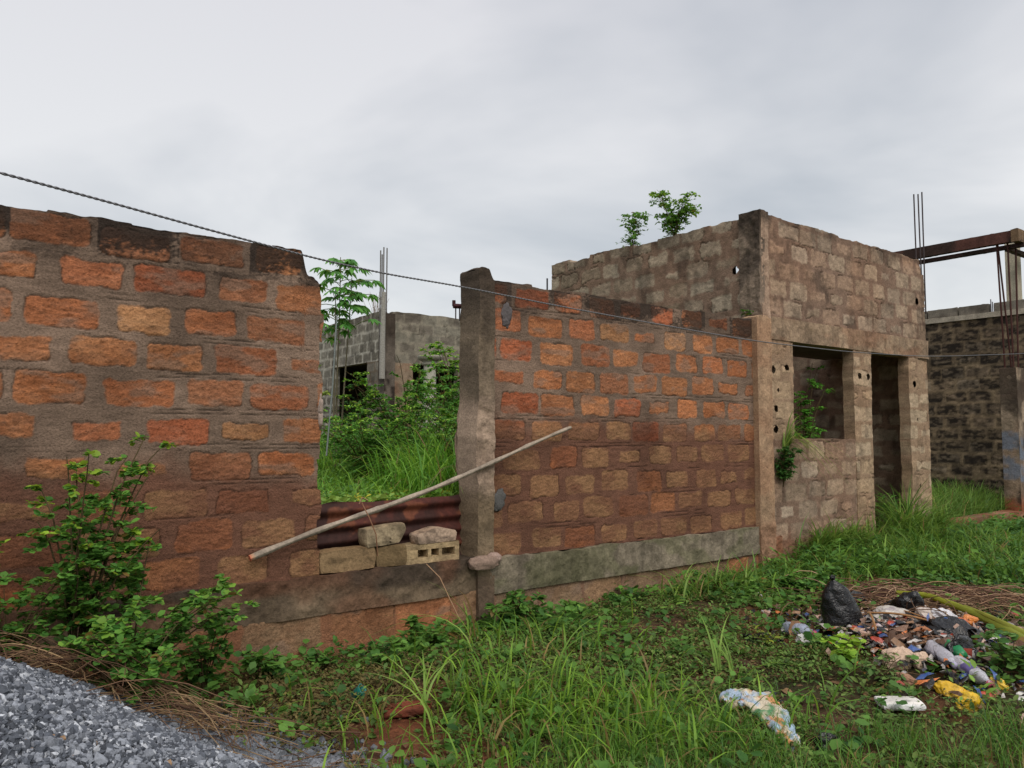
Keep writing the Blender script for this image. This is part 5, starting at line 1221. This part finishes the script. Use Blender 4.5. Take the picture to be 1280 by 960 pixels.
# ------------------------------------------------------------------ sky, sun, camera
wd = bpy.data.worlds.new('World'); scene.world = wd; wd.use_nodes = True
nt = wd.node_tree; N = nt.nodes; L = nt.links; bg = N['Background']
SUN_EL = math.radians(52); sdir = np.array([-.30, -.80]); sdir /= np.linalg.norm(sdir)
sky = N.new('ShaderNodeTexSky'); sky.sky_type = 'NISHITA'; sky.sun_disc = False; sky.sun_elevation = SUN_EL
sky.sun_rotation = math.atan2(sdir[0], sdir[1]); sky.dust_density = 3
tc = N.new('ShaderNodeTexCoord'); sp = N.new('ShaderNodeSeparateXYZ'); L.new(tc.outputs['Generated'], sp.inputs[0])
mz = N.new('ShaderNodeMath'); mz.operation = 'MAXIMUM'; mz.inputs[1].default_value = 0; L.new(sp.outputs['Z'], mz.inputs[0])
az_ = N.new('ShaderNodeMath'); az_.operation = 'ADD'; az_.inputs[1].default_value = .22; L.new(mz.outputs[0], az_.inputs[0])
dv = N.new('ShaderNodeVectorMath'); dv.operation = 'DIVIDE'; L.new(tc.outputs['Generated'], dv.inputs[0])
cb_ = N.new('ShaderNodeCombineXYZ')
for k in range(3): L.new(az_.outputs[0], cb_.inputs[k])
L.new(cb_.outputs[0], dv.inputs[1])
cn = N.new('ShaderNodeTexNoise'); cn.inputs['Scale'].default_value = .9; cn.inputs['Detail'].default_value = 5; cn.inputs['Roughness'].default_value = .5; cn.inputs['Distortion'].default_value = .4
L.new(dv.outputs[0], cn.inputs['Vector'])
rp = N.new('ShaderNodeValToRGB'); e = rp.color_ramp.elements
SKM = 5.4
e[0].position = .36; e[0].color = (.655, .685, .745, 1); e[1].position = .62; e[1].color = (1.06, 1.04, 1.06, 1)
L.new(cn.outputs['Fac'], rp.inputs[0])
gr = N.new('ShaderNodeValToRGB'); e = gr.color_ramp.elements
e[0].position = 0; e[0].color = (1.06, 1.10, 1.07, 1); e[1].position = .55; e[1].color = (.86, .875, .90, 1)
L.new(mz.outputs[0], gr.inputs[0])
ml = N.new('ShaderNodeMix'); ml.data_type = 'RGBA'; ml.blend_type = 'MULTIPLY'; ml.inputs['Factor'].default_value = 1
L.new(rp.outputs[0], ml.inputs['A']); L.new(gr.outputs[0], ml.inputs['B'])
sc_ = N.new('ShaderNodeVectorMath'); sc_.operation = 'SCALE'; sc_.inputs['Scale'].default_value = SKM; L.new(ml.outputs['Result'], sc_.inputs[0])
mm = N.new('ShaderNodeMix'); mm.data_type = 'RGBA'; mm.inputs['Factor'].default_value = .93
L.new(sky.outputs[0], mm.inputs['A']); L.new(sc_.outputs[0], mm.inputs['B'])
L.new(mm.outputs['Result'], bg.inputs['Color']); bg.inputs['Strength'].default_value = .10
sl = bpy.data.lights.new('sun', 'SUN'); sl.energy = 1.35; sl.angle = math.radians(45); sl.color = (1, .955, .88)
so = bpy.data.objects.new('sun', sl); COL.objects.link(so)
dvec = -Vector((sdir[0] * math.cos(SUN_EL), sdir[1] * math.cos(SUN_EL), math.sin(SUN_EL)))
so.rotation_euler = dvec.to_track_quat('-Z', 'Y').to_euler(); so.location = (0, -5, 20)
cam = bpy.data.cameras.new('camera'); co = bpy.data.objects.new('camera', cam); COL.objects.link(co)
cam.sensor_width = 36; cam.lens = 36 * F / 1280; cam.clip_end = 4000; cam.clip_start = .05
co.location = Vector(C0); co.rotation_euler = Vector(FW).to_track_quat('-Z', 'Y').to_euler()
scene.camera = co
vs = scene.view_settings; vs.view_transform = 'Standard'; vs.look = 'None'; vs.exposure = .62; vs.gamma = 1
